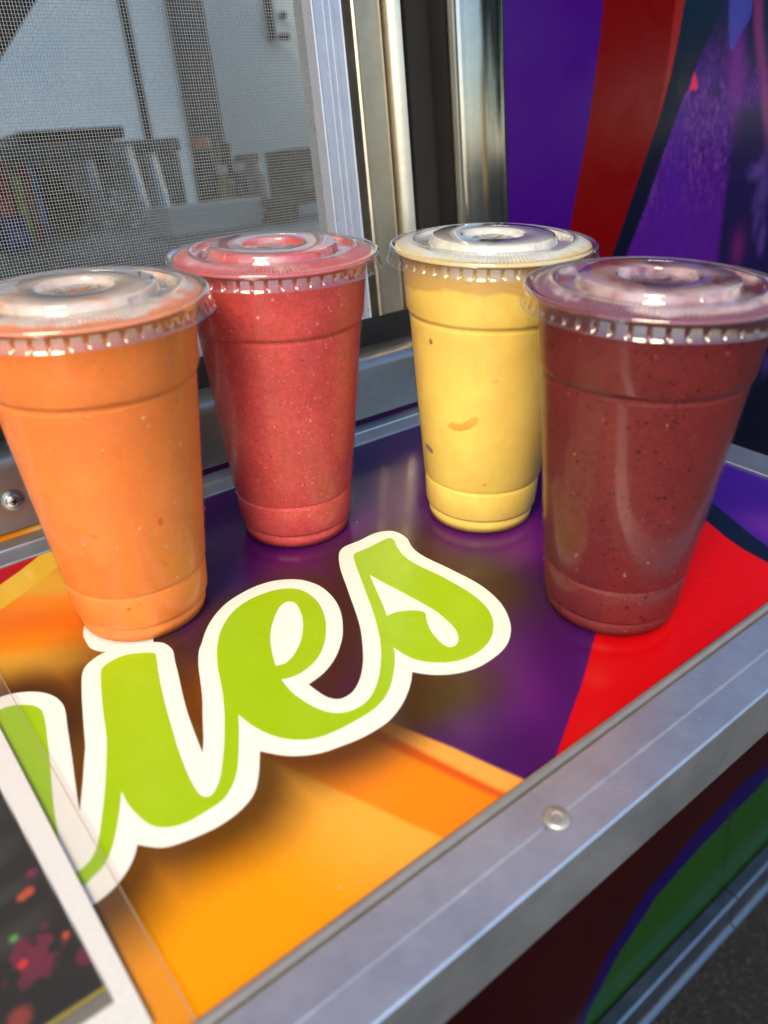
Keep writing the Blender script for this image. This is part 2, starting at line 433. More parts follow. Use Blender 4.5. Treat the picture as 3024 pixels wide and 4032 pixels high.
# ------------------------------------------------------------------ traced lettering (shelf millimetres: along, outward; * marks a corner)
GREEN = "-59.9,138.4* -55.1,135.4 -50.9,135.6 -46.7,137.9 -43.4,141.1 -41.7,144.5 -41.3,148.2 -42.3,154.9 -44.5,164.6 -47,175.4 -49.6,185.4 -51.6,193.4 -53.5,202 -55.3,211.6 -56.2,218.4 -56.3,223.4 -55.9,227.4 -55,229.1* -53.1,228.6 -50.4,227.5 -47.8,225.2 -45.7,222.4 -42,215.3 -37.7,206.4 -33.4,196.7 -28.8,185.4 -26.2,178.6* -24.7,173.5 -21.8,163 -19,153.9 -15.9,144.5 -13.7,138.8 -12.2,136.9 -9.8,135.6 -5.3,134.8 -0.6,135.3 3.5,137.4 6.8,139.7 8.8,141.7 9.2,144 6.6,151.7 3.7,160.6 0.9,170.2 -1.6,179.5 -3.8,188.5 -6.3,198.8 -8,207.2 -9.4,215.3 -10.1,221.9 -10,225.9 -8.8,228.3 -6.6,228.7 -3.9,226.9 -0.5,223.4 3.5,217.5 7.9,210.4 12.6,201.9 16.5,194.3 20.8,184.7 24.5,175.1 27,168.4 30.4,161.1 34.1,154.6 38.5,148.4 44,142.7 50.1,138.2 56.6,135.3 63.2,134 70.4,134.2 76.5,135.4 81.2,137.9 84.7,141.3 86.5,145.3 87.2,151 86.7,157.5 84.6,164.6 81.4,171.6 78,177 73.3,183.1 68,188.3 62.4,192 57.1,194 51.7,194.8 47.2,194.2 44.2,192.9* 43.6,198.4 43.6,204.2 44.5,209.4 45.5,214.1 47.2,218.6 49.1,221.9 51.9,224.7 55.5,226.4 59.4,227 64.2,226.4 68.9,224.3 74.8,220.1 80.8,214.2 86.5,207.5 91.4,200.7 96,193.2 100.4,185 105.6,174.4 110.8,163 115.9,152 120.3,142.5 123.6,136.2 125.6,134 127.5,133.6 135.7,133.7 145.5,133 149.6,133.1 150.8,134.9 150.2,137.8 147.9,142.3 145.8,148.5 144.5,155.2 144.6,162 145.7,169.6 147.3,178.1 148.2,187.3 148.7,196.5 148.3,204.7 146.6,212.2 143.7,218.4 139.2,224.2 133.6,228.8 127.7,231.7 121.4,233.1 115.6,233 110.2,231.7 105.3,229.2 101.2,225.8 98,222.2 95.6,217.6 94.4,212.4 94.1,206.8* 91.2,211.3 86.5,216.8 80.5,222.8 73.9,227.9 67.8,230.7 61.2,232 55,232.1 48.1,231.9 42.7,231.2 37.7,230 33.9,228.1 30.6,225.5 27.7,222.4 25.2,218.5 23.1,213.9 21.4,208.5 20.5,203.3 20,199.5* 16.2,206.9 11.5,215.3 7.2,222.4 3.3,227.4 -0.9,231.1 -5.1,233.3 -10.1,233.8 -14.9,234 -19.3,233.7 -23.3,232.4 -26.7,230 -28.8,227.2 -30.1,223.7 -31.2,218.4 -31.7,212.6 -31.3,206.4* -34,212 -37.3,218.3 -41.1,224.7 -44.5,229.4 -47.9,232.4 -52,234 -55.1,235 -61,231.6* -64.5,202.6*"
EYE = "46.8,184* 49.5,176.8 53.3,168.6 57.4,162 63,155.3 69.1,149.6 73.8,147.3 76.6,148.2 77.8,151.2 76.6,156.9 74,163.3 70.2,169.6 65.4,175.6 60.5,180.2 55.5,183.6 50.7,185.2"
SHOLE = "120.2,154.6* 114.6,167.5 110.1,178.2 105.9,187.1* 110.9,187.6 115.2,189.7 118.9,192.5 121,195.4 121.1,197.5* 118.4,201.1 114.9,207.7 113,214.1 112.4,219.7 113.4,222.7 116,223.4 119.2,222 122.3,218.3 124.4,213.2 125.4,206.9 126,199.5 125.4,192.1 124.4,184.2 123.3,176.1 121.6,166.5"
WHITE = "-57.2,127.3* -52.4,127.5 -47.8,128.5 -42.5,131.5 -38.5,135 -35.9,138.7 -34.1,143 -33.3,148.5 -34,154.2 -36,162.2 -38,170.9 -39.9,179.2 -42.2,188.6 -44.7,199 -46.2,205.8* -44.1,201.2 -40.2,192.1 -36.8,183.7 -34.1,177.1 -31.9,169.7 -28.3,157.7 -25.5,148.6 -22.3,139.2 -20.1,134.2 -17.3,130.8 -13.4,128.7 -9.9,127.6 -7,127.6* -9.8,124.4 -11.7,120.1 -11.7,115.2 -10.9,108.8 -6.8,100.4 -0.2,98.2 9.9,103.5 16.5,115.1 16,125.2 12,134.5* 15.1,137.6 16.4,141.9 16.3,146.5 14.2,152.8 11.5,162.1 8.2,172.7 5,183.8 2.5,194.7 0.7,203.5 -0.4,208.7* 2.8,203.2 7.4,193.4 12.8,182.2 16.8,172.5 20.9,162.2 25.2,153.9 28.8,149.4 35.1,141.6 42.4,135 50.8,129.9 59.2,127.3 69.6,126.1 78.7,127.6 85.4,131.1 90.3,135.5 93.3,140.7 95.2,147.7 95,156.4 93.1,165 89.6,173.1 84.9,180.7 80.2,186.8 74.3,192.6 67.8,197.4 60.2,201 51.5,202.8* 52.1,208.3 53.2,213.7 55.8,217.6 59.4,218.7 63.8,217.9 68.8,214.9 73.8,210.4 79.2,204.1 86.1,194.1 91.6,184.9 96.6,174.6 101.2,164.3 105.6,154.6 109.2,146.4 112.7,139.2 116.9,132.2 120.6,127.5 124.4,125.1 128.5,124.5 135.7,124.8 143.8,124.1 149.4,124.6 153.9,126.6 156.7,129.8 157.7,134.9 157.2,140.3 155.6,143.9 153.5,149.4 152.6,156.6 153.3,164.7 154.7,172.7 155.8,180.9 156.9,189.6 157.2,198.1 156.2,206.7 154.1,214.6 150.4,222.2 145.3,229.3 139.3,234.6 132.8,238.1 125.2,239.9 115.1,240.3 107.4,238.5 101.5,235.7 96.5,232 92.9,228.1 90.2,224.4* 86.2,228.5 80.3,233.2 73.3,237.4 65.2,240.4 57.9,241.1 49.9,240.7 42.8,239.3 36,237.7 31,235.4 26.3,232.3 22.7,229 19.5,225 17.1,221.7* 11,231.3 5.3,237.8 -1.7,241 -9.8,242.1 -17.8,241.3 -26.2,239.3 -30.8,236.7 -35.6,231.3* -37.9,234.7 -41.1,237.9 -44.9,240.5 -49.2,242.4 -55.1,243.3 -62.3,242.9* -69.9,213.2*"

def outline(s, sub=4):
    pts = []
    for t in s.split():
        k = t.endswith('*'); a, b_ = t.rstrip('*').split(','); pts.append((float(a), float(b_), k))
    n = len(pts); out = []
    for i in range(n):
        p0, p1, p2, p3 = pts[i - 1], pts[i], pts[(i + 1) % n], pts[(i + 2) % n]
        a = p1 if p1[2] else p0; d = p2 if p2[2] else p3
        for k in range(sub):
            t = k / sub; q = []
            for c in (0, 1):
                m1 = (p2[c] - a[c]) * 0.5 if not p1[2] else (p2[c] - p1[c]) * 0.9
                m2 = (d[c] - p1[c]) * 0.5 if not p2[2] else (p2[c] - p1[c]) * 0.9
                h00 = 2 * t ** 3 - 3 * t * t + 1; h10 = t ** 3 - 2 * t * t + t; h01 = -2 * t ** 3 + 3 * t * t; h11 = t ** 3 - t * t
                q.append(h00 * p1[c] + h10 * m1 + h01 * p2[c] + h11 * m2)
            out.append(tuple(q))
    return out

def plate(name, loops, w0, w1, mat, parent):
    """thin cut sheet lying on the shelf: top face and edge"""
    L = [[Vector((a / 1000, -b_ / 1000, 0)) for a, b_ in lp] for lp in loops]
    tris = geometry.tessellate_polygon(L)
    flat = [p for lp in L for p in lp]
    v = [(p.x, p.y, w1) for p in flat] + [(p.x, p.y, w0) for p in flat]
    n = len(flat); f = []
    for t in tris:
        a, b_, c = (flat[i] for i in t)
        f.append(tuple(t) if (b_ - a).cross(c - a).z > 0 else tuple(t)[::-1])
    o = 0
    for lp in L:
        for i in range(len(lp)):
            j = (i + 1) % len(lp); f.append((o + i, o + j, n + o + j, n + o + i))
        o += len(lp)
    return obj(name, v, f, mat, parent)

# ================================================================== SETTING
# ground: asphalt colour lowered to stand for shade
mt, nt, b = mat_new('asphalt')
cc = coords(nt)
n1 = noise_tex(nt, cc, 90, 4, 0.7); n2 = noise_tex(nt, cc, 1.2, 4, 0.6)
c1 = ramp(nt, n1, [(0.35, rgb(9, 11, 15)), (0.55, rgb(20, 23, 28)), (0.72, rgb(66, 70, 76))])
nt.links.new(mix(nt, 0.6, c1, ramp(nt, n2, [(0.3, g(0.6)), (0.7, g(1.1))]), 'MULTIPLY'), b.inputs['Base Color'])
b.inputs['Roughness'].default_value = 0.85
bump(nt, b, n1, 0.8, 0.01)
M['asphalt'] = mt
GZ = -1.42
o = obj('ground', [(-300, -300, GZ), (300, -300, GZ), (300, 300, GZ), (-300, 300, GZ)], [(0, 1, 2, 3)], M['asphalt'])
tag(o, 'asphalt of the lot beside the truck, toned dark to stand for shade', kind='structure')

# ------------------------------------------------------------------ truck side wall with its printed wrap
PURRED = [(495.2, 268.5), (491.1, 239.4), (485.3, 209.4), (477.6, 175.7), (467.6, 142.0), (458.9, 110.2), (444.6, 69.9)]
REDNAVY = [(602.1, 271.3), (596.1, 244.1), (586.9, 214.4), (573.4, 183.1), (557.7, 154.3), (538.5, 120.5), (516.1, 81.4)]
NAVYGRASS = [(660, 268), (648.3, 253.7), (631.8, 231.8), (615.5, 207.9), (597.6, 181.0), (578.6, 147.9), (560.8, 115.1), (537.5, 79.5)]
REDBLUE = [(440, -1080), (506.1, -934.9), (552.3, -871.8), (635.9, -820.8), (750.8, -794.8), (889.0, -781.1), (966.8, -788.8), (1300, -840)]
BLUEGREEN = [(445, -1110), (510.2, -960.0), (575.0, -899.6), (665.1, -852.1), (785.5, -834.1), (945.9, -829.6), (975.6, -828.8), (1300, -870)]

def paint_wall(x, z):
    x = x * 1000; z = z * 1000
    c = np.tile(lin((56, 4, 112)), (x.size, 1))  # wrap inks set darker than the shelf's, standing in for shade
    c = blend(c, 0.5 * vnoise(x, z, 130, 3), (48, 5, 104))
    e1, e2, e3 = curve_at(PURRED, z), curve_at(REDNAVY, z), curve_at(NAVYGRASS, z)
    s = 1.2
    red = smooth01((x - e1) / s + 0.5)
    c = blend(c, red, (100, 1, 5))
    edge = smooth01((x - (e2 - 14 * np.clip((z - 150) / 110, 0, 1))) / 3) * np.clip((z - 150) / 60, 0, 1)
    c = blend(c, edge * red, (128, 28, 28))
    navy = smooth01((x - e2) / s + 0.5)
    c = blend(c, navy, (10, 14, 38))
    teal = navy * np.clip((z - 215) / 60, 0, 1)
    c = blend(c, teal * 0.6, (22, 46, 70))
    # photograph of a lawn and somebody's legs, tinted purple
    gr = smooth01((x - e3) / 1.5 + 0.5) * (1 - 0.92 * smooth01((z - 190) / 75))
    sx = x + 0.35 * z
    st = vnoise(sx * 1.5, z * 0.8, 2.9, 1) * 0.6 + vnoise(sx * 1.9, z * 0.8, 6.5, 2) * 0.4
    amt = np.clip((z - 85) / 70, 0.12, 1.0)
    c = blend(c, gr, (66, 16, 118))
    c = blend(c, gr * amt * smooth01((st - 0.52) * 4), (94, 48, 122))
    c = blend(c, gr * amt * smooth01((0.46 - st) * 4), (32, 12, 74))
    c = blend(c, gr * 0.75 * blob(x, z, 600, 130, 26, 60), (62, 18, 126))
    dk = smooth01((x - (684 + 0.06 * (z - 150))) / 14) * navy
    c = blend(c, dk * smooth01((205 - z) / 30), (22, 16, 62))
    c = blend(c, dk * 0.8 * smooth01((z - 190) / 60), (14, 24, 58))
    short = smooth01(4 - poly_dist(x, z, [(669, 300), (706, 300), (703, 262), (690, 250), (679, 238), (674, 262)]))
    leg = np.clip(1.2 * blob(x, z, 691, 222, 13, 40, 0.12), 0, 1)
    c = blend(c, leg * 0.85, (92, 30, 118)); c = blend(c, short * 0.7, (58, 66, 160))
    leg2 = smooth01(1.2 - np.abs(x - curve_at([(714, 290), (722, 250), (743, 205), (760, 160)], z)) / 11) * smooth01((z - 130) / 50)
    c = blend(c, leg2 * 0.7, (112, 44, 100))
    for cx, cz, rx, rz in ((757, 105, 14, 38), (742, 128, 16, 9), (768, 60, 10, 16), (780, 150, 12, 22), (806, -86, 9, 14)):
        c = blend(c, 0.5 * np.clip(1.4 * blob(x, z, cx, cz, rx, rz) * (0.55 + vnoise(x, z, 9, 5)) - 0.2, 0, 1), (84, 58, 140))
    c = blend(c, 0.6 * blob(x, z, 722, 58, 12, 18), (104, 26, 96))
    c = blend(c, smooth01(2 - poly_dist(x, z, [(619, 205), (628, 207), (623, 216)])) * 0.9, (215, 30, 62))
    c = blend(c, 0.6 * blob(x, z, 790, -130, 14, 12), (70, 16, 40))
    mid = smooth01((-60 - z) / 60) * smooth01((x - 560) / 40)
    c = blend(c, mid, (9, 10, 28)) 
    # lower art: red, blue line, green, inks darkened to stand for shade
    low = smooth01((-250 - z) / 120)
    c = blend(c, low, (42, 8, 10))
    c = blend(c, low * 0.5 * vnoise(x, z, 120, 8), (24, 4, 9))
    b1, b2 = curve_at(REDBLUE, x, 0), curve_at(BLUEGREEN, x, 0)
    c = blend(c, smooth01((b1 - z) / 3 + 0.5), (20, 6, 70))
    c = blend(c, smooth01((b2 - z) / 3 + 0.5), (26, 60, 20))
    c = blend(c, smooth01(1.5 - np.abs(x - 861) / 3) * smooth01((-800 - z) / 30), (20, 44, 16))
    # strip between the sill and the shelf
    strip = (z > -30) & (z < 8) & (x < 380)
    sc_ = np.tile(lin((70, 20, 84)), (x.size, 1))
    sc_ = blend(sc_, smooth01((22 - x) / 16), (236, 140, 20))
    sc_ = blend(sc_, 0.7 * blob(x, z, 6, 2, 10, 6), (235, 205, 120))
    c[strip] = sc_[strip]
    return c

JX = 0.3856
v, f, cl = [], [], []
def wall_patch(x0, x1, z0, z1, step):
    X, Z, F = grid(x0, x1, z0, z1, step); off = len(v)
    v.extend((a, 0.0, b_) for a, b_ in zip(X, Z)); f.extend((F + off).tolist()); cl.append(paint_wall(X, Z))
wall_patch(JX, 0.95, -0.25, 0.34, 0.0022)
wall_patch(JX, 0.95, 0.34, 1.25, 0.02)
wall_patch(0.95, 2.4, -1.0, 1.25, 0.012)
wall_patch(JX, 0.95, -1.0, -0.25, 0.004)
wall_patch(-1.4, JX, -0.25, 0.0062, 0.004)
wall_patch(-1.4, JX, -1.0, -0.25, 0.02)
wall_patch(-1.4, JX, 0.80, 1.25, 0.05)
wall_patch(-1.4, -0.75, 0.0062, 0.80, 0.05)
truck = empty('truck_wall')
tag(truck, 'food truck side wall in purple, red and navy printed wrap', 'truck wall')
obj('wrap_panel', v, f, M['wrap_print'], truck, True, np.concatenate(cl))
# skirt rail along the bottom, in two lengths with a joint
SK = [(-0.004, -1.000), (-0.022, -1.000), (-0.026, -1.004), (-0.026, -1.012), (-0.021, -1.018), (-0.018, -1.030), (-0.018, -1.062), (-0.022, -1.070),
      (-0.028, -1.074), (-0.028, -1.082), (-0.022, -1.086), (-0.004, -1.086)]
extrude('skirt_rail', SK, -1.4, 0.866, 'x', M['skirt'], truck, 30)
extrude('skirt_rail', SK, 0.869, 2.4, 'x', M['skirt'], truck, 30)
box('underbody', -1.4, 2.4, 0.05, 2.9, -1.16, -0.96, M['black'], truck)

# ------------------------------------------------------------------ truck interior (roof left off over the right to let sky light in, frosted doors in the far side)
def slab(name, x0, x1, y0, y1, z0, z1, mat, label):
    o = box(name, x0, x1, y0, y1, z0, z1, mat); tag(o, label, kind='structure'); return o
slab('back_wall', 1.50, 2.4, 2.9, 2.95, -0.95, 1.25, M['inner_white'], 'white back wall inside the truck')
slab('back_wall', -1.4, 0.0, 2.9, 2.95, -0.95, 1.25, M['inner_white'], 'white back wall left of the frosted doors')
slab('inner_lining', 0.388, 2.4, 0.012, 0.030, -0.95, 1.25, M['inner_white'], 'white lining inside the truck wall')
slab('inner_lining', -1.4, 0.388, 0.066, 0.080, -0.95, 0.046, M['inner_white'], 'white lining under the window')
slab('side_wall', -1.45, -1.4, 0.0, 2.95, -0.95, 1.25, M['inner_white'], 'white end wall inside the truck')
slab('side_wall', 2.4, 2.45, 0.0, 2.95, -0.95, 1.25, M['inner_white'], 'far end wall inside the truck')
slab('floor', -1.4, 2.4, 0.01, 2.9, -0.95, -0.9, M['inner_dark'], 'dark floor inside the truck')
slab('roof', -1.45, 1.35, -0.02, 2.95, 1.25, 1.30, M['inner_white'], 'white roof over the left of the truck')  # roof length chosen to block the sun yet admit sky light
WT = 0.080
o = empty('worktop'); tag(o, 'dark steel worktop inside the truck behind the screen', 'worktop')
box('top', -0.7, 2.2, 0.55, 2.35, WT - 0.03, WT, M['steel_top'], o, 0.003)
box('front', -0.7, 2.2, 0.60, 0.63, -0.88, WT - 0.031, M['inner_grey'], o)
# double door, leaves made translucent so daylight brightens the interior
o = empty('frosted_door'); tag(o, 'bright double door with a dark gap, made translucent to light the interior, behind the screen', 'door')
box('door_leaf', 0.02, 1.180, 2.6, 2.61, -0.85, 1.1, M['frosted'], o, 0.002)
box('door_leaf', 1.206, 1.352, 2.6, 2.61, -0.85, 1.1, M['frosted'], o, 0.002)
box('door_stile', 1.181, 1.205, 2.58, 2.62, -0.85, 1.1, M['black'], o, 0.002)
box('door_jamb', -0.08, 0.018, 2.56, 2.66, -0.9, 1.12, M['inner_dark'], o, 0.002)
box('door_head', -0.08, 1.354, 2.56, 2.66, 1.102, 1.16, M['inner_dark'], o, 0.002)
o = empty('post'); tag(o, 'dark grey post beside the frosted door inside the truck', 'post')
box('shaft', 1.356, 1.478, 2.54, 2.66, -0.9, 1.2, M['inner_dark'], o, 0.004)
box('foot_plate', 1.34, 1.50, 2.52, 2.68, -0.9, -0.89, M['inner_dark'], o)
o = box('partition', 1.482, 2.4, 2.6, 2.62, -0.9, 1.2, M['inner_grey']); tag(o, 'plain grey green partition behind the bottles', 'partition')
o = empty('wall_bracket'); tag(o, 'black wall bracket with hook high on the grey partition', 'bracket')
box('plate', 1.762, 1.788, 2.57, 2.599, 0.645, 0.90, M['black'], o, 0.004)
box('hook', 1.789, 1.832, 2.54, 2.57, 0.640, 0.664, M['black'], o, 0.004)
box('knob', 1.826, 1.848, 2.57, 2.599, 0.718, 0.742, M['black'], o, 0.004)
o = empty('hood'); tag(o, 'grey sloping extractor hood at the top left behind the screen', 'hood')
bm = bmesh.new()
pv = [(0.55, 2.1, 0.95), (1.02, 2.1, 0.95), (0.55, 2.1, 0.46), (0.55, 2.5, 0.95), (1.02, 2.5, 0.95), (0.55, 2.5, 0.46)]
bv = [bm.verts.new(p) for p in pv]
for q in ((0, 2, 1), (3, 4, 5), (1, 2, 5, 4), (0, 3, 5, 2), (0, 1, 4, 3)): bm.faces.new([bv[i] for i in q])
bm_obj('hood_shell', bm, M['inner_dark'], o)
box('lip', 0.54, 0.552, 2.09, 2.5, 0.44, 0.47, M['steel_top'], o)
o = empty('wall_shelf'); tag(o, 'narrow black shelf board in front of the frosted door', 'shelf')
box('board', 0.628, 0.945, 2.18, 2.50, 0.316, 0.350, M['black'], o, 0.003)
box('bracket', 0.66, 0.675, 2.22, 2.50, 0.27, 0.3155, M['black'], o)
box('bracket', 0.90, 0.915, 2.22, 2.50, 0.27, 0.3155, M['black'], o)
o = empty('chest_cooler'); tag(o, 'grey chest cooler on the worktop under the black shelf', 'cooler')
M['cooler'] = simple('cooler_grey', rgb(72, 92, 104), 0.4, 0, 0.5, 0.12, 9)
box('cooler_body', 0.56, 1.09, 2.12, 2.34, WT, 0.262, M['cooler'], o, 0.012)
box('cooler_lid', 0.553, 1.097, 2.112, 2.345, 0.2625, 0.305, M['cooler'], o, 0.010)
box('latch', 0.80, 0.84, 2.10, 2.1115, 0.235, 0.285, M['black'], o, 0.003)

def carton(name, x0, x1, y0, y1, z0, z1, c, label, cat, flap=True, group=None):
    o = empty(name, loc=((x0 + x1) / 2, (y0 + y1) / 2, z0)); tag(o, label, cat, group)
    mm = simple(name + '_card', c, 0.6, 0, 0.3, 0.25, 30)
    hx, hy, h = (x1 - x0) / 2, (y1 - y0) / 2, z1 - z0
    box('carton_body', -hx, hx, -hy, hy, 0, h, mm, o, 0.003)
    if flap:
        box('flap', -hx, -0.001, -hy * 0.98, hy * 0.98, h, h + 0.003, mm, o)
        box('flap', 0.001, hx, -hy * 0.98, hy * 0.98, h, h + 0.003, mm, o)
    box('front_label', -hx * 0.7, hx * 0.7, -hy - 0.001, -hy - 0.0002, h * 0.25, h * 0.6, simple(name + '_label', tuple(min(1, q * 1.5 + 0.05) for q in c[:3]), 0.5), o)
    return o
carton('snack_packet', 0.318, 0.377, 1.40, 1.47, WT, 0.240, rgb(165, 18, 24), 'red packet at the left edge behind the screen', 'packet')
carton('snack_packet', 0.384, 0.403, 1.41, 1.48, WT, 0.214, rgb(150, 160, 34), 'yellow green packet between two red packets behind the screen', 'packet')
carton('snack_packet', 0.406, 0.422, 1.415, 1.49, WT, 0.236, rgb(140, 40, 34), 'dull red packet beside the blue packet behind the screen', 'packet')
carton('snack_packet', 0.424, 0.440, 1.42, 1.50, WT, 0.228, rgb(36, 84, 150), 'blue packet at the right of the packet row', 'packet')
carton('snack_packet', 0.305, 0.352, 1.25, 1.31, WT, 0.140, rgb(24, 60, 140), 'low dark blue packet in front of the red packet', 'packet')
carton('brown_carton', 0.916, 1.03, 1.15, 1.28, WT + 0.022, 0.214, rgb(92, 72, 62), 'brown carton beside the window frame behind the screen', 'carton')
o = empty('tray', loc=(0.95, 1.17, WT)); tag(o, 'thin white tray under the brown carton', 'tray')
box('base', -0.05, 0.10, -0.03, 0.14, 0, 0.018, M['inner_white'], o, 0.003)
box('rim', -0.054, 0.104, -0.036, -0.031, 0, 0.0215, M['inner_white'], o, 0.002)

# crumpled things
def crumple(name, loc, size, seed, mat, label, cat):
    bm = bmesh.new(); bmesh.ops.create_icosphere(bm, subdivisions=4, radius=1)
    for q in bm.verts:
        d = noise.noise(q.co * 1.7 + Vector((seed, 0, 0))) * 0.5 + abs(noise.noise(q.co * 4.3 + Vector((0, seed, 0)))) * 0.5 + abs(noise.noise(q.co * 9 + Vector((0, 0, seed)))) * 0.2
        q.co *= 0.75 + d
        q.co = Vector((q.co.x * size[0], q.co.y * size[1], max(-0.6, q.co.z) * size[2]))
    o = empty(name, loc=loc); tag(o, label, cat)
    bm_obj('film', bm, mat, o)
    bm = bmesh.new(); bmesh.ops.create_cone(bm, cap_ends=True, segments=11, radius1=size[0] * 0.2, radius2=size[0] * 0.5, depth=size[2] * 0.4)
    for q in bm.verts: q.co = Vector((q.co.x + noise.noise(q.co * 40 + Vector((seed, 0, 0))) * 0.02, q.co.y + size[1] * 0.2, q.co.z + size[2] * 0.95 + noise.noise(q.co * 30) * 0.02))
    bm_obj('gathered_neck', bm, mat, o)
    return o
M['bag_clear'] = clear('bag_clear', 1.4, 0.34, 0.12)
M['stack_clear'] = clear('stack_clear', 1.6, 0.30, 0.06)
vv, ff = lathe([(0.0, 0.150), (0.029, 0.150), (0.030, 0.147), (0.046, 0.004), (0.049, 0.003), (0.050, 0.0)], 28)
me_st = bpy.data.meshes.new('stacked_cup'); me_st.from_pydata(vv, [], ff); me_st.polygons.foreach_set('use_smooth', [True] * len(me_st.polygons)); me_st.materials.append(M['stack_clear'])
for x, y, n_, lb in ((0.705, 1.92, 3, 'short stack of clear cups upside down in front of the grey cooler'), (0.800, 1.86, 6, 'tall stack of clear cups upside down in front of the grey cooler'),
                     (0.905, 1.95, 4, 'stack of clear cups upside down next to the dark bottle')):
    o = empty('cup_stack', loc=(x, y, WT)); tag(o, lb, 'cups', 'stacks of clear cups behind the screen')
    for k in range(n_):
        c_ = link(me_st, 'stacked_cup', o); c_.location = (0.0006 * (k % 3), 0, 0.010 * k)
crumple('plastic_bag', (0.705, 1.66, WT + 0.030), (0.065, 0.07, 0.05), 6.2, M['bag_clear'], 'small flat clear plastic bag on the worktop', 'bag')
crumple('refuse_bag', (0.548, 1.72, WT + 0.054), (0.058, 0.08, 0.09), 8.1, M['black'], 'black crumpled bag between packets and clear bags', 'bag')

def bottle(x, y, h, r, c, cap, label, neck=0.42, band=None):
    o = empty('bottle', loc=(x, y, WT)); tag(o, label, 'bottle', 'bottles behind the screen')
    vv, ff = lathe([(0, 0), (r * 0.9, 0), (r, 0.004), (r, h * 0.62), (r * 0.85, h * 0.70), (r * neck, h * 0.80), (r * neck, h * 0.87), (0, h * 0.87)], 24)
    obj('bottle_body', vv, ff, simple('bottle_glass', c, 0.2, 0, 0.6), o, 40)
    vv, ff = lathe([(0, h * 0.87), (r * neck * 1.15, h * 0.87), (r * neck * 1.15, h * 0.99), (r * neck, h), (0, h)], 20)
    obj('cap', vv, ff, simple('bottle_cap', cap, 0.35), o, 40)
    if band:
        vv, ff = lathe([(r + 0.0006, h * 0.2), (r + 0.0006, h * 0.52)], 24)
        obj('paper_band', vv, ff, simple('bottle_band', band, 0.5), o, True)
bottle(0.828, 1.42, 0.183, 0.028, rgb(50, 42, 38), rgb(215, 124, 40), 'dark bottle with a big orange cap', 0.78)
bottle(0.892, 1.42, 0.168, 0.024, rgb(80, 58, 60), rgb(80, 40, 42), 'brown bottle with a dark red cap', 0.5, rgb(150, 124, 134))
bottle(0.812, 1.30, 0.118, 0.016, rgb(150, 130, 40), rgb(214, 228, 228), 'short yellow bottle with a white cap', 0.6)
bottle(0.862, 1.31, 0.120, 0.018, rgb(80, 64, 80), rgb(205, 215, 228), 'short purple bottle with a white cap', 0.6)
bottle(0.968, 1.46, 0.142, 0.040, rgb(128, 120, 120), rgb(110, 100, 104), 'fat pale grey bottle beside the small ones', 0.7)
o = empty('tray_stack', loc=(0.645, 1.05, WT)); tag(o, 'stack of long white foam trays on the worktop', 'trays')
o.rotation_euler[2] = R(3)
for k in range(5):
    box('foam_tray', -0.100 - 0.003 * (k % 2), 0.098 + 0.004 * (k % 3), -0.03, 0.08, 0.001 + k * 0.0104, 0.0100 + k * 0.0104, M['inner_white'], o, 0.002)
o = empty('dark_block', loc=(0.775, 1.03, WT)); tag(o, 'dark brown block beside the white trays', 'block')
box('block_body', -0.02, 0.035, -0.05, 0.06, 0, 0.036, simple('dark_wood', rgb(54, 44, 44), 0.5), o, 0.004)
box('block_top', -0.016, 0.030, -0.044, 0.054, 0.0363, 0.046, simple('dark_wood_top', rgb(66, 56, 54), 0.5), o, 0.003)

# ================================================================== SERVICE WINDOW
FY = 0.030
win = empty('service_window', loc=(0, 0, 0)); tag(win, 'aluminium sliding window with fine insect screen', 'window')
ZB, ZT = 0.0682, 0.80
def upright(name, x0, x1, y0, y1, mat, bevel=0.0012, z0=ZB, z1=ZT):
    return box(name, x0, x1, y0, y1, z0, z1, mat, win, bevel)
# screen's own frame: stepped extrusion with ridges
PX = [(0.2472, FY + 0.020), (0.2472, FY), (0.2479, FY - 0.0008), (0.2487, FY), (0.2560, FY), (0.2563, FY - 0.0003), (0.2580, FY - 0.0003), (0.2583, FY),
      (0.2610, FY), (0.2613, FY - 0.0003), (0.2640, FY - 0.0003), (0.2643, FY), (0.2692, FY), (0.2699, FY - 0.0009), (0.2706, FY), (0.2706, FY + 0.020)]
extrude('screen_frame', PX, ZB, ZT, 'z', M['frame_white'], win, 25)
extrude('screen_frame', [(-p[0] - 0.30, p[1]) for p in PX][::-1], ZB, ZT, 'z', M['frame_white'], win, 25)
box('screen_frame', -0.5470, 0.2471, FY + 0.001, FY + 0.019, ZB, ZB + 0.012, M['frame_white'], win, 0.001)
box('seal', 0.2707, 0.2772, FY + 0.006, FY + 0.020, ZB, ZT, simple('gasket', rgb(96, 92, 78), 0.6), win)
# fixed frame: pale edge, broad satin face, groove, rounded strip
PF = [(0.2773, FY + 0.020), (0.2773, FY - 0.001), (0.2786, FY - 0.0022), (0.2800, FY - 0.001), (0.2840, FY), (0.2985, FY + 0.0005), (0.3040, FY + 0.003), (0.3062, FY + 0.006),
      (0.3068, FY + 0.016), (0.3094, FY + 0.016), (0.3098, FY + 0.006), (0.3110, FY + 0.003), (0.3150, FY + 0.0), (0.3182, FY - 0.0012), (0.3192, FY - 0.0005), (0.3192, FY + 0.020)]
extrude('fixed_frame', PF, ZB, ZT, 'z', M['frame_warm_tint'], win, 40)
extrude('recess', [(0.3193, FY + 0.004), (0.3240, FY + 0.004), (0.3244, FY + 0.001), (0.3450, FY + 0.001), (0.3450, FY + 0.020), (0.3193, FY + 0.020)], ZB, ZT, 'z', M['seal'], win)
box('track', -0.58, 0.345, FY + 0.001, FY + 0.03, 0.0474, ZB, M['track'], win, 0.0008)
box('frame_head', -0.58, 0.345, FY, FY + 0.02, ZT, ZT + 0.03, M['frame_warm_tint'], win)

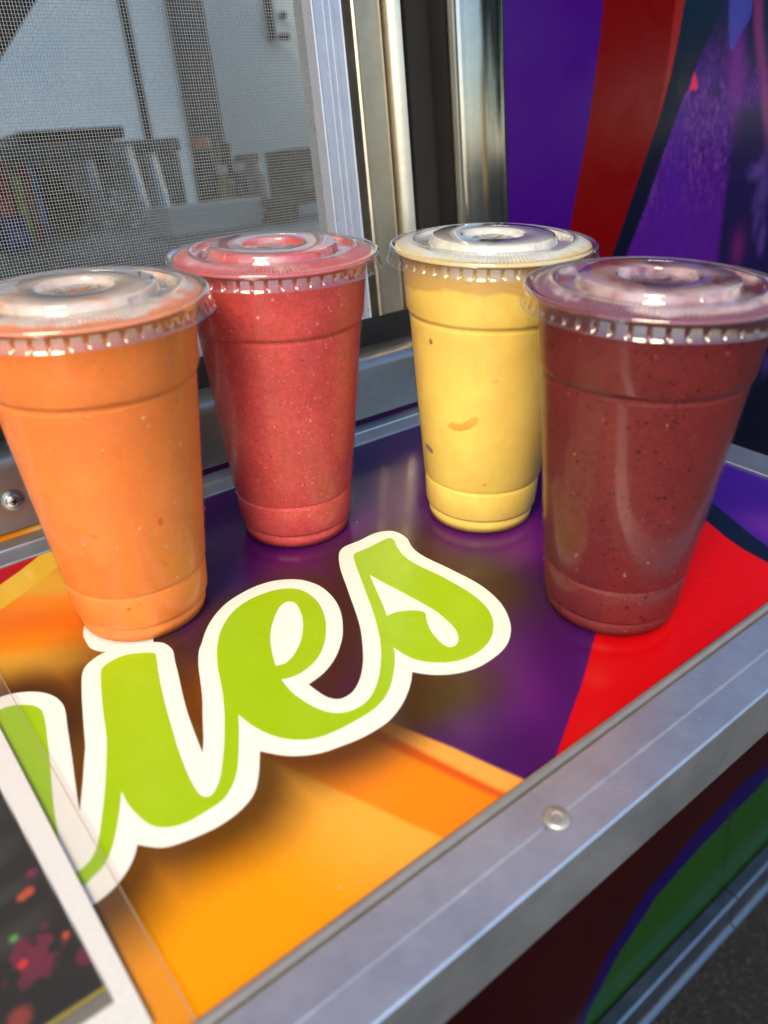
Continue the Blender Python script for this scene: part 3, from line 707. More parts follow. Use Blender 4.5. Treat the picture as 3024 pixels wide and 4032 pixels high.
# woven wire screen
SP = 0.00172; RW = 0.000165
xs = np.arange(-0.12, 0.2480, SP); zs = np.arange(ZB + 0.010, 0.315, SP)
YS = FY + 0.010
tri = [(math.cos(a), math.sin(a)) for a in (math.pi / 2, math.pi * 7 / 6, math.pi * 11 / 6)]
V = []; F = []
XL, XR = -0.546, 0.2480
def wire_set(vert):
    """woven over the middle of the window, plain straight runs out to the frame beyond it"""
    L, Sx = (xs, zs) if vert else (zs, xs)
    lo, hi = (ZB + 0.010, ZT) if vert else (XL, XR)
    far = np.arange(L[0] - SP, XL, -SP) if vert else np.arange(L[-1] + SP, ZT, SP)
    for i, a in enumerate(np.concatenate([L, far])):
        if i < len(L):
            S2 = np.concatenate([[lo], Sx[1:], [hi]] if vert else [[lo], Sx[:-1], [hi]])
            sg = np.where((np.arange(len(S2)) + i) % 2 == 0, 1.0, -1.0); sg[0] = sg[-1] = 0.0
        else:
            S2 = np.array([lo, hi]); sg = np.zeros(2)
        n = len(S2); jit = random.gauss(0, 0.00005)
        dy = sg * 0.00017 * (1 if vert else -1)
        base = sum(len(q) for q in V)
        P = np.zeros((n, 3, 3))
        for k, (ca, sa) in enumerate(tri):
            if vert: P[:, k, 0] = a + jit + ca * RW; P[:, k, 2] = S2
            else: P[:, k, 2] = a + jit + ca * RW; P[:, k, 0] = S2
            P[:, k, 1] = YS + dy - sa * RW
        V.append(P.reshape(-1, 3))
        b0 = base + 3 * np.arange(n - 1)
        for k in range(3):
            k2 = (k + 1) % 3
            F.append(np.stack([b0 + k, b0 + k2, b0 + 3 + k2, b0 + 3 + k], -1))
wire_set(True); wire_set(False)
Vn = np.concatenate(V); Fn = np.concatenate(F)
me = bpy.data.meshes.new('screen_mesh'); me.from_pydata(Vn.tolist(), [], Fn.tolist())
me.polygons.foreach_set('use_smooth', [True] * len(me.polygons)); me.materials.append(M['wire'])
o = link(me, 'screen_mesh', win); o['kind'] = 'stuff'

# stainless surround: right jamb and sill
sur = empty('window_surround'); tag(sur, 'stainless steel jamb and sill around the service window', 'window trim')
PJ = [(0.3440, FY), (0.3418, FY - 0.003), (0.3416, 0.004), (0.3422, 0.0008), (0.3432, -0.0012), (0.3450, -0.0018), (0.3478, -0.0016), (0.3484, -0.0020), (0.3790, -0.0020), (0.3796, -0.0014),
      (0.3836, -0.0014), (0.3838, 0.010), (0.3560, 0.012), (0.3500, FY)]
extrude('jamb', PJ, 0.0474, 0.80, 'z', M['stainless'], sur, 50)
box('joint_seal', 0.3838, 0.3857, -0.0009, 0.006, 0.0062, 0.80, M['black'], sur)
PS = [(-0.0020, 0.0060), (-0.0020, 0.0400), (-0.0016, 0.0440), (0.0008, 0.0466), (0.0040, 0.0474), (FY + 0.0009, 0.0478), (FY + 0.0009, 0.0440), (0.004, 0.0436), (0.004, 0.0060)]
extrude('sill', PS, -0.60, 0.3836, 'x', M['sill_steel'], sur, 60)
def screw(x, z):
    o = empty('screw'); o.parent = sur; o.location = (x, -0.0021, z); o.rotation_euler = (R(90), R(20), 0)
    prof = [(0.0060, 0.0), (0.0059, 0.0007), (0.0045, 0.0010), (0.0042, 0.0012), (0.0040, 0.0020), (0.0032, 0.0030), (0.0020, 0.0036), (0, 0.0038)]
    vv, ff = lathe(prof[::-1], 40); obj('head', vv, [q[::-1] for q in ff], M['chrome'], o, 30)
    bm = bmesh.new()
    for (a, b_) in ((0.0017, 0.0005), (0.0005, 0.0017)): add_box(bm, -a, a, -b_, b_, 0.0030, 0.00392)
    bm_obj('cross_slot', bm, M['black'], o)
    return o
screw(-0.0064, 0.0231)
screw(-0.36, 0.0231)

# ================================================================== SERVING SHELF
sh = empty('serving_shelf', SHELF.copy()); tag(sh, 'fold-down serving shelf with printed vinyl top and aluminium edges', 'shelf')
U0, U1, V0, V1 = -0.62, 0.3724, 0.026, 0.2943
white_out = outline(WHITE)

def paint_shelf(u, vv):
    u = u * 1000; v_ = vv * 1000
    c = np.tile(lin((70, 16, 90)), (u.size, 1))
    nA, nB = vnoise(u, v_, 60, 1), vnoise(u + 0.6 * v_, v_, 38, 2)
    c = blend(c, 0.7 * smooth01(nA * 1.6 - 0.4), (50, 12, 88))
    c = blend(c, 0.55 * smooth01(nB * 1.8 - 0.7), (104, 30, 118))
    c = blend(c, 0.6 * blob(u, v_, 118, 262, 13, 30, 0.7), (112, 36, 124))
    c = blend(c, 0.8 * blob(u, v_, 96, 120, 24, 16), (96, 28, 92))
    c = blend(c, 0.9 * blob(u, v_, 206, 192, 22, 20), (104, 32, 112))
    c = blend(c, 0.8 * blob(u, v_, 60, 120, 16, 26), (48, 22, 104))
    c = blend(c, 0.8 * blob(u, v_, 92, 282, 20, 12), (66, 20, 88))
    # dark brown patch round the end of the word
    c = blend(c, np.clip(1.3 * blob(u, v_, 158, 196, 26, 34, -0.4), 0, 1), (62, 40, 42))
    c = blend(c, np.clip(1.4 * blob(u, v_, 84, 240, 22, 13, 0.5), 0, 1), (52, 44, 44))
    # amber fruit along the front edge
    eA = curve_at([(64.7, 241.4), (74.8, 266.5), (83.9, 292.9), (52, 215)], v_)
    eL = curve_at([(58.7, 241.2), (74.7, 293.5)], v_); eD = curve_at([(53.9, 243.4), (71.2, 294.0)], v_); eO = curve_at([(24.4, 242.7), (44.9, 293.0)], v_)
    front = smooth01((v_ - 150) / 30)
    inA = smooth01((eA - u) / 1.6 + 0.5) * front
    fr = np.tile(lin((255, 172, 72)), (u.size, 1))
    fr = blend(fr, smooth01((eL - u) / 3 + 0.5), (226, 92, 16))
    fr = blend(fr, smooth01((eD - u) / 3.5 + 0.5), (255, 140, 14))
    fr = blend(fr, smooth01((eO - u) / 2.0 + 0.5), (254, 176, 58))
    fr = blend(fr, smooth01((eO - 6 - u) / 40), (255, 160, 10))
    c = c * (1 - inA[:, None]) + fr * inA[:, None]
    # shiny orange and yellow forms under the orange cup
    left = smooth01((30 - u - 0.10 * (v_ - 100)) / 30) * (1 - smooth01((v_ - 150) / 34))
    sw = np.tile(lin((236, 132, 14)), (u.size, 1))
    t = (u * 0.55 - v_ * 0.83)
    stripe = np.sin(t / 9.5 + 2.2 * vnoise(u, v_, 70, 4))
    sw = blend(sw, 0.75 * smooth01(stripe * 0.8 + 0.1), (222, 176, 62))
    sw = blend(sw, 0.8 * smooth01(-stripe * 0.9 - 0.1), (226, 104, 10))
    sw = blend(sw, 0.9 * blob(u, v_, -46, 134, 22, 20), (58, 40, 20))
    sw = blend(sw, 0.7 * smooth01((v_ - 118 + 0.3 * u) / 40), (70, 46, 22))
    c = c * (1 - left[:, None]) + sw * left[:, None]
    y1 = curve_at([(-30.0, 41.2), (-17.9, 34.2), (-2.5, 23.5)], u, 0); y2 = curve_at([(-35.9, 63.8), (-15.5, 52.3), (-6.3, 46.7)], u, 0)
    zone = smooth01((12 - u) / 12)
    yl = smooth01((y2 - v_) / 1.5 + 0.5) * zone
    c = blend(c, yl, (222, 172, 34)); c = blend(c, yl * 0.5 * vnoise(u, v_, 14, 6), (236, 200, 90))
    rd = smooth01((y1 - v_) / 1.0 + 0.5) * zone
    c = blend(c, rd, (176, 12, 18))
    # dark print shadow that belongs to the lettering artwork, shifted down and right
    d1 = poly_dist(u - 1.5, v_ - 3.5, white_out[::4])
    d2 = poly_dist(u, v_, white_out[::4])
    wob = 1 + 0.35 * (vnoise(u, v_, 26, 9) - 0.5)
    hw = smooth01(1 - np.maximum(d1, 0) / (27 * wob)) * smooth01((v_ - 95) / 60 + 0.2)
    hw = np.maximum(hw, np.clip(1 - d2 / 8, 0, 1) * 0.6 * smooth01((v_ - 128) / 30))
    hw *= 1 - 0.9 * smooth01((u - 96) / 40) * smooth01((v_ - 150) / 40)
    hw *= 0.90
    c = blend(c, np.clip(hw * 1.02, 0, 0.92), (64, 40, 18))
    # right end: red, navy line, violet
    e1 = curve_at([(280.3, 198.9), (169.2, 258.5), (148.7, 270.1), (137.4, 276.3), (123.9, 282.9), (111.5, 289.2), (100.4, 294.7)], v_)
    c = blend(c, smooth01((u - e1) / 1.2 + 0.5), (206, 8, 14))
    e2 = curve_at([(302, 215), (297.5, 235.6), (291.0, 249.2), (286.7, 262.0), (284.4, 277.1)], v_)
    e3 = curve_at([(326, 205), (318.4, 226.7), (312.9, 238.6), (304.5, 255.0), (299.3, 268.9)], v_)
    c = blend(c, smooth01((u - e2) / 1.2 + 0.5), (14, 24, 52))
    c = blend(c, smooth01((u - e3) / 1.2 + 0.5), (56, 18, 132))
    c = blend(c, smooth01((u - e3) / 1.2 + 0.5) * 0.8 * blob(u, v_, 320, 262, 16, 18), (98, 40, 150))
    return c

UU, VV, FF = grid(-0.10, U1, V0, V1, 0.0007)
pv = [(a, -b_, 0.0) for a, b_ in zip(UU, VV)]
pf = [q[::-1] for q in FF.tolist()]
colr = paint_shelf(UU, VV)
U2, V2, F2 = grid(U0, -0.10, V0, V1, 0.008)
off = len(pv); pv += [(a, -b_, 0.0) for a, b_ in zip(U2, V2)]; pf += [[i + off for i in q[::-1]] for q in F2.tolist()]
# the vinyl's front edge lifts a hair
pv = [(a, b_, 0.0005 * max(0, 1 - (V1 + b_) / 0.008) * (0.5 + 0.5 * math.sin(a * 40))) for a, b_, w in pv]
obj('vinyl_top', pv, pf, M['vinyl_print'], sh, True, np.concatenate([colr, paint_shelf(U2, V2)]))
box('core_panel', U0, 0.398, -0.318, -0.004, -0.024, -0.0015, M['panel_edge'], sh)
o = plate('lettering_border', [white_out], 0.0, 0.00012, M['white_vinyl'], sh); o['label'] = 'white border round the lettering'
o = plate('lettering', [outline(GREEN), outline(EYE), outline(SHOLE)], 0.00012, 0.00020, M['lime'], sh); o['label'] = 'lime green script letters ies'
# front rail: rounded bead, seam, flat top with a fine groove, outer face
box('rail_bead', U0, 0.3990, -0.2988, -0.2946, -0.006, 0.0022, M['rail_dark'], sh, 0.0018)
def rail_prof(a, b_): return (-a, b_)
RP = [(0.2996, -0.006), (0.2996, 0.0016), (0.3004, 0.0024), (0.3129, 0.0024), (0.3133, 0.0014), (0.3140, 0.0014), (0.3144, 0.0024), (0.3258, 0.0024), (0.3266, 0.0018), (0.3268, 0.0008),
      (0.3268, -0.0285), (0.3262, -0.0292), (0.3190, -0.0292), (0.3190, -0.006)]
extrude('front_rail', [rail_prof(*q) for q in RP], U0, 0.4010, 'x', M['rail'], sh, 30)
for ur in (0.0792, -0.30, 0.36):
    rv = empty('rivet'); rv.parent = sh; rv.location = (ur, -0.3136, 0.0024)
    vv, ff = lathe([(0.0046, 0.0), (0.0045, 0.0005), (0.0040, 0.0011), (0.0030, 0.0013), (0.0020, 0.0013), (0.0016, 0.0004), (0.0010, 0.0003), (0.0007, 0.0009), (0, 0.0010)][::-1], 36)
    obj('rivet_head', vv, [q[::-1] for q in ff], M['rivet'], rv, 50)
    vv, ff = lathe([(0.0051, 0.0001), (0.0044, 0.0002)][::-1], 36); obj('rivet_rim', vv, [q[::-1] for q in ff], M['rail_dark'], rv)
# back and end trims: flat hinge strip with a centre ridge
BT = [(0.0005, -0.006), (0.0005, 0.0016), (0.0010, 0.0020), (0.0112, 0.0020), (0.0116, 0.0025), (0.0121, 0.0025), (0.0125, 0.0016), (0.0252, 0.0012), (0.0260, 0.0006), (0.0260, -0.006)]
extrude('back_trim', [rail_prof(*q) for q in BT], U0, 0.3990, 'x', M['trim'], sh, 30)
ET = [(0.3724, -0.006), (0.3724, 0.0012), (0.3730, 0.0018), (0.3988, 0.0020), (0.3996, 0.0014), (0.3996, -0.024), (0.3986, -0.024), (0.3984, -0.006)]
extrude('end_trim', ET, -0.2943, -0.0262, 'y', M['trim'], sh, 30)

# ------------------------------------------------------------------ laminated menu sheet lying on the shelf
ms = empty('menu_sheet', SHELF @ Matrix.Translation((-0.0585, -0.20, 0.0010))); tag(ms, 'laminated menu sheet with black print and white margin, lying on the shelf', 'menu')
XO, YO = -0.0585, -0.20
def paint_menu(u, vv):
    u = u * 1000; v_ = vv * 1000
    c = np.tile(lin((252, 250, 246)), (u.size, 1))
    er = curve_at([(-65.5, 177.7), (-60.6, 276.6)], v_)
    blk = smooth01((er - u) / 0.7 + 0.5) * smooth01((276.6 - v_) / 0.7 + 0.5)
    ink = np.tile(lin((34, 30, 30)), (u.size, 1))
    q = v_ + 0.15 * u
    for a, w in ((188, 5), (205, 5.5), (237, 4.5), (222, 3.0)):
        ink = blend(ink, 0.55 * smooth01(1.4 - np.abs(q + 9 - a) / w) * smooth01(1.2 - np.abs(u + 78) / 14), (66, 66, 58))
    n_ = vnoise(u, v_, 1.7, 3) * 0.35 + vnoise(u, v_, 3.6, 4) * 0.65
    sp = smooth01((0.95 * blob(u, v_, -74, 251, 8.5, 8.5) + 0.95 * n_ - 0.92) * 6)
    ink = blend(ink, 0.9 * sp, (118, 34, 62))
    sp = smooth01((1.1 * blob(u, v_, -62.5, 259, 3.2, 3.2) + 0.4 * n_ - 0.6) * 5); ink = blend(ink, 0.8 * sp, (118, 34, 62))
    for cx, cy, r, k in ((-71.5, 228.1, 1.5, (206, 84, 50)), (-69.4, 227.6, 1.6, (206, 84, 50)), (-77.4, 240.4, 1.2, (96, 170, 84)), (-77.5, 249.9, 1.3, (235, 48, 48)),
                         (-64.9, 249.0, 1.1, (210, 84, 40)), (-82.5, 264.5, 3.0, (150, 60, 50)), (-69, 242.1, 1.3, (96, 34, 66)), (-66.6, 221.5, 1.6, (128, 28, 78))):
        ink = blend(ink, 0.95 * smooth01(1.5 - np.hypot(u - cx, v_ - cy) / r), k)
    ink = blend(ink, smooth01(1.5 - np.abs(v_ - 271.2) / 0.6), (176, 158, 60))
    ink = blend(ink, smooth01((v_ - 272.0) / 0.5), (128, 124, 116))
    return c * (1 - blk[:, None]) + ink * blk[:, None]
PU, PV, PFc = grid(-0.110, -0.0556, 0.12, 0.2885, 0.0006)
for g_ in ((-0.272, -0.110, 0.12, 0.2885), (-0.272, -0.110, 0.035, 0.12), (-0.110, -0.0556, 0.035, 0.12)):
    a_, b_, c_ = grid(*g_, 0.003); PFc = np.concatenate([PFc, c_ + len(PU)]); PU = np.concatenate([PU, a_]); PV = np.concatenate([PV, b_])
sk = lambda a, b_: a + 0.0000186 * 1000 * (b_ - 0.24)       # edges lie a degree off the shelf's own
wv = lambda a, b_: 0.00055 + 0.0004 * math.sin(a * 31 + 1) * math.sin(b_ * 22)
obj('paper', [(sk(a, b_) - XO, -b_ - YO, wv(a, b_)) for a, b_ in zip(PU, PV)], [q[::-1] for q in PFc.tolist()], M['paper_print'], ms, True, paint_menu(sk(PU, PV), PV))
LU, LV, LF = grid(-0.281, -0.0466, 0.027, 0.2995, 0.006)
obj('laminate_film', [(sk(a, b_) - XO, -b_ - YO, wv(a, b_) + 0.0003) for a, b_ in zip(LU, LV)], [q[::-1] for q in LF.tolist()], M['laminate'], ms, True)
bm = bmesh.new()
ea = [(sk(-0.0466, b_), b_) for b_ in np.linspace(0.027, 0.2995, 40)]
for p, q in zip(ea, ea[1:]):
    a_ = [(p[0] - XO, -p[1] - YO, wv(*p) + 0.00032), (q[0] - XO, -q[1] - YO, wv(*q) + 0.00032), (q[0] + 0.00035 - XO, -q[1] - YO, wv(*q) + 0.0002), (p[0] + 0.00035 - XO, -p[1] - YO, wv(*p) + 0.0002)]
    bm.faces.new([bm.verts.new(t) for t in a_])
bm_obj('laminate_edge', bm, simple('film_edge', rgb(176, 168, 150), 0.2, 0, 0.7), ms)

# ================================================================== SMOOTHIE CUPS
CUP = [(0.0, 0.0032), (0.0262, 0.0030), (0.0286, 0.0003), (0.0297, 0.0), (0.0301, 0.0005), (0.0303, 0.0050), (0.0300, 0.0070), (0.0296, 0.0078), (0.0309, 0.0086), (0.0317, 0.0100),
       (0.0325, 0.0245), (0.0324, 0.0254), (0.0317, 0.0262), (0.0325, 0.0271), (0.0331, 0.0282), (0.0372, 0.0720), (0.0411, 0.1145), (0.0412, 0.1156), (0.0406, 0.1167), (0.0412, 0.1176), (0.0422, 0.1184),
       (0.0426, 0.1196), (0.0437, 0.1320), (0.0446, 0.1420), (0.0450, 0.1455), (0.0466, 0.1472), (0.0482, 0.1476), (0.0488, 0.1468)]
def cup_r(z):
    ks = [(p[1], p[0]) for p in CUP[3:25]]
    return float(np.interp(z, [a for a, _ in ks], [r for _, r in ks]))
def foot(i, r, z, th):
    if 3 <= i <= 6:
        s_ = math.sin(th * 7) * 0.5 + math.sin(th * 3 + 1) * 0.5
        r -= 0.0006 * max(0.0, min(1.0, (s_ - 0.6) * 8))
    return r, z
vv, ff = lathe(CUP, 112, foot); CUP_ME = (vv, ff)
me_cup = bpy.data.meshes.new('cup'); me_cup.from_pydata(vv, [], [q for q in ff]); me_cup.polygons.foreach_set('use_smooth', [True] * len(me_cup.polygons)); me_cup.materials.append(M['pet'])

# lid, from the skirt's lower edge inwards: skirt, bead, ribbed slope, trough, raised disc, straw recess
LID = [(0.0519, 0.1422, 'e'), (0.0516, 0.1426, 'e'), (0.0512, 0.1434, 's'), (0.0509, 0.1446, 's'), (0.0506, 0.1458, 's'), (0.0503, 0.1470, 'c'), (0.0502, 0.1476, 'b'), (0.0505, 0.1483, 'b'), (0.0503, 0.1491, 'b'),
       (0.0497, 0.1497, 'b'), (0.0489, 0.1498, 'b'), (0.0482, 0.1494, 'b'), (0.0477, 0.1490, 'c'), (0.0473, 0.1490, 'c'), (0.0466, 0.1493, 'r'), (0.0446, 0.1500, 'r'), (0.0424, 0.1508, 'r'), (0.0404, 0.1515, 'r'), (0.0396, 0.1518, 'c'),
       (0.0390, 0.1520, 'b'), (0.0384, 0.1517, 'c'), (0.0379, 0.1506, 'c'), (0.0374, 0.1497, 'c'), (0.0366, 0.1494, 'c'), (0.0330, 0.1494, 'c'), (0.0312, 0.1496, 'c'), (0.0306, 0.1506, 'd'), (0.0302, 0.1522, 'd'),
       (0.0297, 0.1531, 'b'), (0.0288, 0.1534, 'f'), (0.0220, 0.1536, 'f'), (0.0162, 0.1536, 'f'), (0.0152, 0.1534, 'b'), (0.0146, 0.1526, 'c'), (0.0141, 0.1514, 'c'), (0.0132, 0.1509, 'f'), (0.0080, 0.1508, 'f'), (0.0, 0.1508, 'f')]
NB = 52; SEG = NB * 12
def lidmod(i, r, z, th):
    t_ = LID[i][2]
    if t_ == 's':
        ph = (th * NB / (2 * math.pi)) % 1.0
        r -= 0.0010 * max(0.0, min(1.0, (0.11 - abs(ph - 0.25)) * 14))
    if t_ == 'r':
        ph = (th * NB * 3 / (2 * math.pi)) % 1.0
        z -= 0.00060 * (0.5 - 0.5 * math.cos(ph * 2 * math.pi))
    if t_ == 'd': r -= 0.0006 * (1 if math.cos(th * 4) > 0.93 else 0)        # keyed by a few flats
    return r, z
vv, ff = lathe([q[:2] for q in LID], SEG, lidmod)
me_lid = bpy.data.meshes.new('lid'); me_lid.from_pydata(vv, [], [q for q in ff]); me_lid.polygons.foreach_set('use_smooth', [True] * len(me_lid.polygons))
me_lid.set_sharp_from_angle(angle=R(50))
for k in ('pet_lid', 'pet_rib', 'pet_film', 'pet_bead'): me_lid.materials.append(M[k])
def lid_slot(k):
    t_, a = LID[k // SEG][2], k % SEG
    if t_ == 'r': return 1 if (a % 4) in (0, 3) else 0
    return {'f': 2, 'b': 3, 'e': 3}.get(t_, 0)
me_lid.polygons.foreach_set('material_index', [lid_slot(k) for k in range(len(me_lid.polygons))])
# straw slot: crossed slit with four flaps that sag a little
sv, sf = [], []
for k in range(4):
    a0, a1 = k * math.pi / 2 + 0.10, (k + 1) * math.pi / 2 - 0.10
    am = (a0 + a1) / 2; b0 = len(sv)
    for (rr, aa, zz) in ((0.0016, am, 0.1490 + 0.0006 * (k % 2)), (0.0100, a0, 0.1513), (0.0108, am, 0.1514), (0.0100, a1, 0.1513)):
        sv.append((rr * math.cos(aa), rr * math.sin(aa), zz))
    for (rr, aa, zz) in ((0.0016, am, 0.1487 + 0.0006 * (k % 2)), (0.0100, a0, 0.1510), (0.0108, am, 0.1511), (0.0100, a1, 0.1510)):
        sv.append((rr * math.cos(aa), rr * math.sin(aa), zz))
    sf += [(b0, b0 + 1, b0 + 2, b0 + 3), (b0 + 7, b0 + 6, b0 + 5, b0 + 4)] + [(b0 + i, b0 + (i + 1) % 4, b0 + 4 + (i + 1) % 4, b0 + 4 + i) for i in range(4)]
me_slot = bpy.data.meshes.new('straw_flap'); me_slot.from_pydata(sv, [], sf); me_slot.materials.append(M['pet_lid'])

def patch(name, th0, z0, pts, mat, parent, lift=0.0003):
    """flat shape wrapped on the drink's surface: pts in metres (along, up) round (th0, z0)"""
    n = len(pts); cx = sum(p[0] for p in pts) / n; cz = sum(p[1] for p in pts) / n
    def W(p, l):
        z = z0 + p[1]; r = cup_r(z) - 0.0004 + l; th = th0 + p[0] / r
        return (r * math.cos(th), r * math.sin(th), z)
    inner = [(cx + (p[0] - cx) * 0.6, cz + (p[1] - cz) * 0.6) for p in pts]
    v_ = [W(p, 0.0) for p in pts] + [W(p, lift) for p in inner] + [W((cx, cz), lift)]
    f_ = [(i, (i + 1) % n, n + (i + 1) % n, n + i) for i in range(n)] + [(n + i, n + (i + 1) % n, 2 * n) for i in range(n)]
    return obj(name, v_, f_, mat, parent, True)

def make_cup(u, v_, rz, body, top, slit, label, seed, drops):
    rnd = random.Random(seed)
    root = empty('smoothie_cup', SHELF @ Matrix.Translation((u, -v_, 0.0004)) @ Matrix.Rotation(rz, 4, 'Z'))
    tag(root, label, 'cup', 'smoothies lined up on the shelf')
    link(me_cup, 'cup', root)
    lid = link(me_lid, 'lid', root); link(me_slot, 'straw_flap', lid)
    # two lens-shaped openings of the straw cross
    for k, (sx, sy, sa) in enumerate(((-0.0036, -0.0012, 0.5), (0.0042, 0.0010, 0.15))):
        ln = [(0.0042 * math.cos(t_ * math.pi / 6) , 0.0013 * math.sin(t_ * math.pi / 6) * (1.0 if t_ < 6 else 0.6)) for t_ in range(12)]
        ca_, sa_ = math.cos(sa), math.sin(sa)
        obj('straw_slit', [(sx + a_ * ca_ - b_ * sa_, sy + a_ * sa_ + b_ * ca_, 0.15095) for a_, b_ in ln], [tuple(range(12))], slit, lid)
    prof = [(0.0, 0.0040), (0.0258, 0.0036), (0.0280, 0.0012), (0.0290, 0.0009)]
    prof += [(r - 0.0007, z) for r, z in CUP[5:24] if z > 0.003] + [(0.0448, 0.1455), (0.0462, 0.1468), (0.0478, 0.1474)]
    vv, ff = lathe(prof, 144); obj('smoothie', vv, ff, body, root, True)
    # froth pressed up under the lid
    tp = [(0.0478, 0.1481), (0.0470, 0.1487), (0.0450, 0.1495), (0.0420, 0.1505), (0.0396, 0.1513), (0.0386, 0.1512), (0.0376, 0.1492), (0.0360, 0.1490), (0.0314, 0.1491), (0.0303, 0.1500), (0.0294, 0.1528), (0.0220, 0.1531), (0.0160, 0.1530), (0.0146, 0.1508), (0.0120, 0.1503), (0.006, 0.1485), (0, 0.1480)]
    def tmod(i, r, z, th):
        n_ = noise.noise(Vector((r * 60 * math.cos(th), r * 60 * math.sin(th), seed)))
        return r, z - 0.0007 - 0.0006 * max(0, n_) * (1 if i > 4 else 0.3)
    vv, ff = lathe(tp, 96, tmod); obj('froth', vv, ff, top, root, True)
    bm = bmesh.new()
    for k in range(drops):
        z = rnd.uniform(0.012, 0.138); th = rnd.uniform(0, 2 * math.pi); r = cup_r(z); s_ = rnd.choice((0.0004, 0.0005, 0.0006, 0.0010))
        mtx = Matrix.Translation((r * math.cos(th), r * math.sin(th), z)) @ Matrix.Rotation(th, 4, 'Z') @ Matrix.Diagonal((0.55, 1.0, 1.0 + rnd.random() * 0.7, 1))
        bmesh.ops.create_icosphere(bm, subdivisions=2, radius=s_, matrix=mtx)
    d = bm_obj('droplets', bm, M['drop'], root, True); d['kind'] = 'stuff'
    return root

def rot_to_cam(u, v_):
    """angle round the cup, in its own frame, of the side that faces the photographer"""
    p = SHELF.inverted() @ CAM_P
    return math.atan2(p.y + v_, p.x - u)

S_OR = smoothie('orange_smoothie', rgb(255, 137, 66), None, rgb(255, 200, 140), rgb(228, 84, 44), 150, 0.07, 500, 0.06, 0.07, keep=0.25)
S_RE = smoothie('red_smoothie', rgb(212, 84, 83), rgb(166, 50, 52), rgb(236, 150, 142), rgb(184, 58, 58), 560, 0.10, 620, 0.36, 0.22, fleck=rgb(242, 190, 180), keep=0.3)
S_YE = smoothie('yellow_smoothie', rgb(255, 212, 108), None, None, rgb(236, 172, 74), 110, 0.045, 500, 0.1, 0.03, line=(0.1245, rgb(226, 184, 108)), keep=0.3)
S_BE = smoothie('berry_smoothie', rgb(114, 41, 42), rgb(30, 12, 20), rgb(170, 86, 78), rgb(58, 20, 28), 700, 0.12, 520, 0.05, 0.20, keep=0.5)
T_OR = foam_mat('orange_froth', rgb(232, 210, 196), rgb(248, 142, 80), 0.54, 0.72)
T_RE = foam_mat('red_froth', rgb(226, 170, 166), rgb(210, 84, 84), 0.32, 0.56)
T_YE = foam_mat('yellow_froth', rgb(234, 230, 218), rgb(240, 214, 140), 0.60, 0.85)
T_BE = foam_mat('berry_froth', rgb(206, 176, 178), rgb(128, 40, 54), 0.45, 0.62)

make_cup(0.0206, 0.1056, 0.4, S_OR, T_OR, simple('straw_opening', rgb(200, 110, 50), 0.4), 'plastic cup of bright orange smoothie, nearest the menu sheet', 1, 60)
make_cup(0.1205, 0.0858, 1.9, S_RE, T_RE, simple('straw_opening', rgb(176, 60, 56), 0.4), 'plastic cup of speckled watermelon red smoothie in front of the window frame', 2, 40)
yc = make_cup(0.2106, 0.1419, 0.0, S_YE, T_YE, simple('straw_opening', rgb(150, 132, 96), 0.4), 'plastic cup of smooth yellow smoothie behind the dark berry one', 5, 22)
make_cup(0.1955, 0.2451, 2.6, S_BE, T_BE, simple('straw_opening', rgb(110, 20, 28), 0.4), 'plastic cup of dark berry smoothie with black specks by the front rail', 4, 40)
# air pockets against the yellow cup's wall
th = rot_to_cam(0.2106, 0.1419)
M['pocket'] = simple('air_pocket', rgb(240, 176, 66), 0.3, 0, 0.5, 0.06, 200)
M['pocket_grey'] = simple('air_pocket_grey', rgb(150, 120, 96), 0.3, 0, 0.5, 0.1, 200)
patch('air_pocket', th - 0.25, 0.0665, [(-0.0092, -0.0016), (-0.0098, -0.0004), (-0.0080, 0.0012), (-0.0030, 0.0016), (0.0006, 0.0034), (0.0030, 0.0056), (0.0052, 0.0064), (0.0066, 0.0050),
                                        (0.0056, 0.0026), (0.0024, -0.0004), (-0.0020, -0.0024), (-0.0060, -0.0030)], M['pocket'], yc)
patch('air_pocket', th - 0.98, 0.0465, [(-0.0035, -0.0016), (-0.004, 0.0012), (-0.001, 0.0022), (0.003, 0.0012), (0.0042, -0.0006), (0.0030, -0.0022), (0.0, -0.0014)], M['pocket_grey'], yc)
patch('air_pocket', th - 0.75, 0.1085, [(-0.0012, 0), (-0.0008, 0.0010), (0, 0.0014), (0.0009, 0.0010), (0.0012, 0), (0.0008, -0.0011), (0, -0.0015), (-0.0009, -0.0011)], M['pocket_grey'], yc)
patch('air_pocket', th + 0.05, 0.0335, [(-0.0012, 0), (-0.0008, 0.0010), (0, 0.0012), (0.0009, 0.0008), (0.0012, -0.0004), (0.0004, -0.0011), (-0.0006, -0.0010)], M['pocket'], yc)


# ================================================================== across the lot, outside the picture: what the steel and the glossy wrap mirror
bd = empty('low_building', loc=(28.6, -30.0, GZ)); bd.rotation_euler[2] = R(-12); tag(bd, 'small low sunlit beige building across the lot', 'building')
M['stucco'] = simple('stucco', rgb(250, 214, 150), 0.8, 0, 0.3, 0.1, 0.8)
M['roofing'] = simple('roofing', rgb(90, 70, 62), 0.8, 0, 0.3, 0.1, 2)
M['pane'] = simple('window_pane', rgb(40, 46, 54), 0.1)
box('wall', 0, 6, -3.2, 3.2, 0, 4.6, M['stucco'], bd)
box('roof', -0.3, 6.3, -3.5, 3.5, 4.6, 5.0, M['roofing'], bd)
for k in (-2, 1): box('window', -0.03, 0.05, k - 0.6, k + 0.6, 1.0, 2.2, M['pane'], bd)
M['leaf'] = simple('leaf', rgb(44, 66, 34), 0.6, 0, 0.3, 0.3, 3)
M['bark'] = simple('bark', rgb(80, 64, 50), 0.9, 0, 0.2, 0.2, 8)
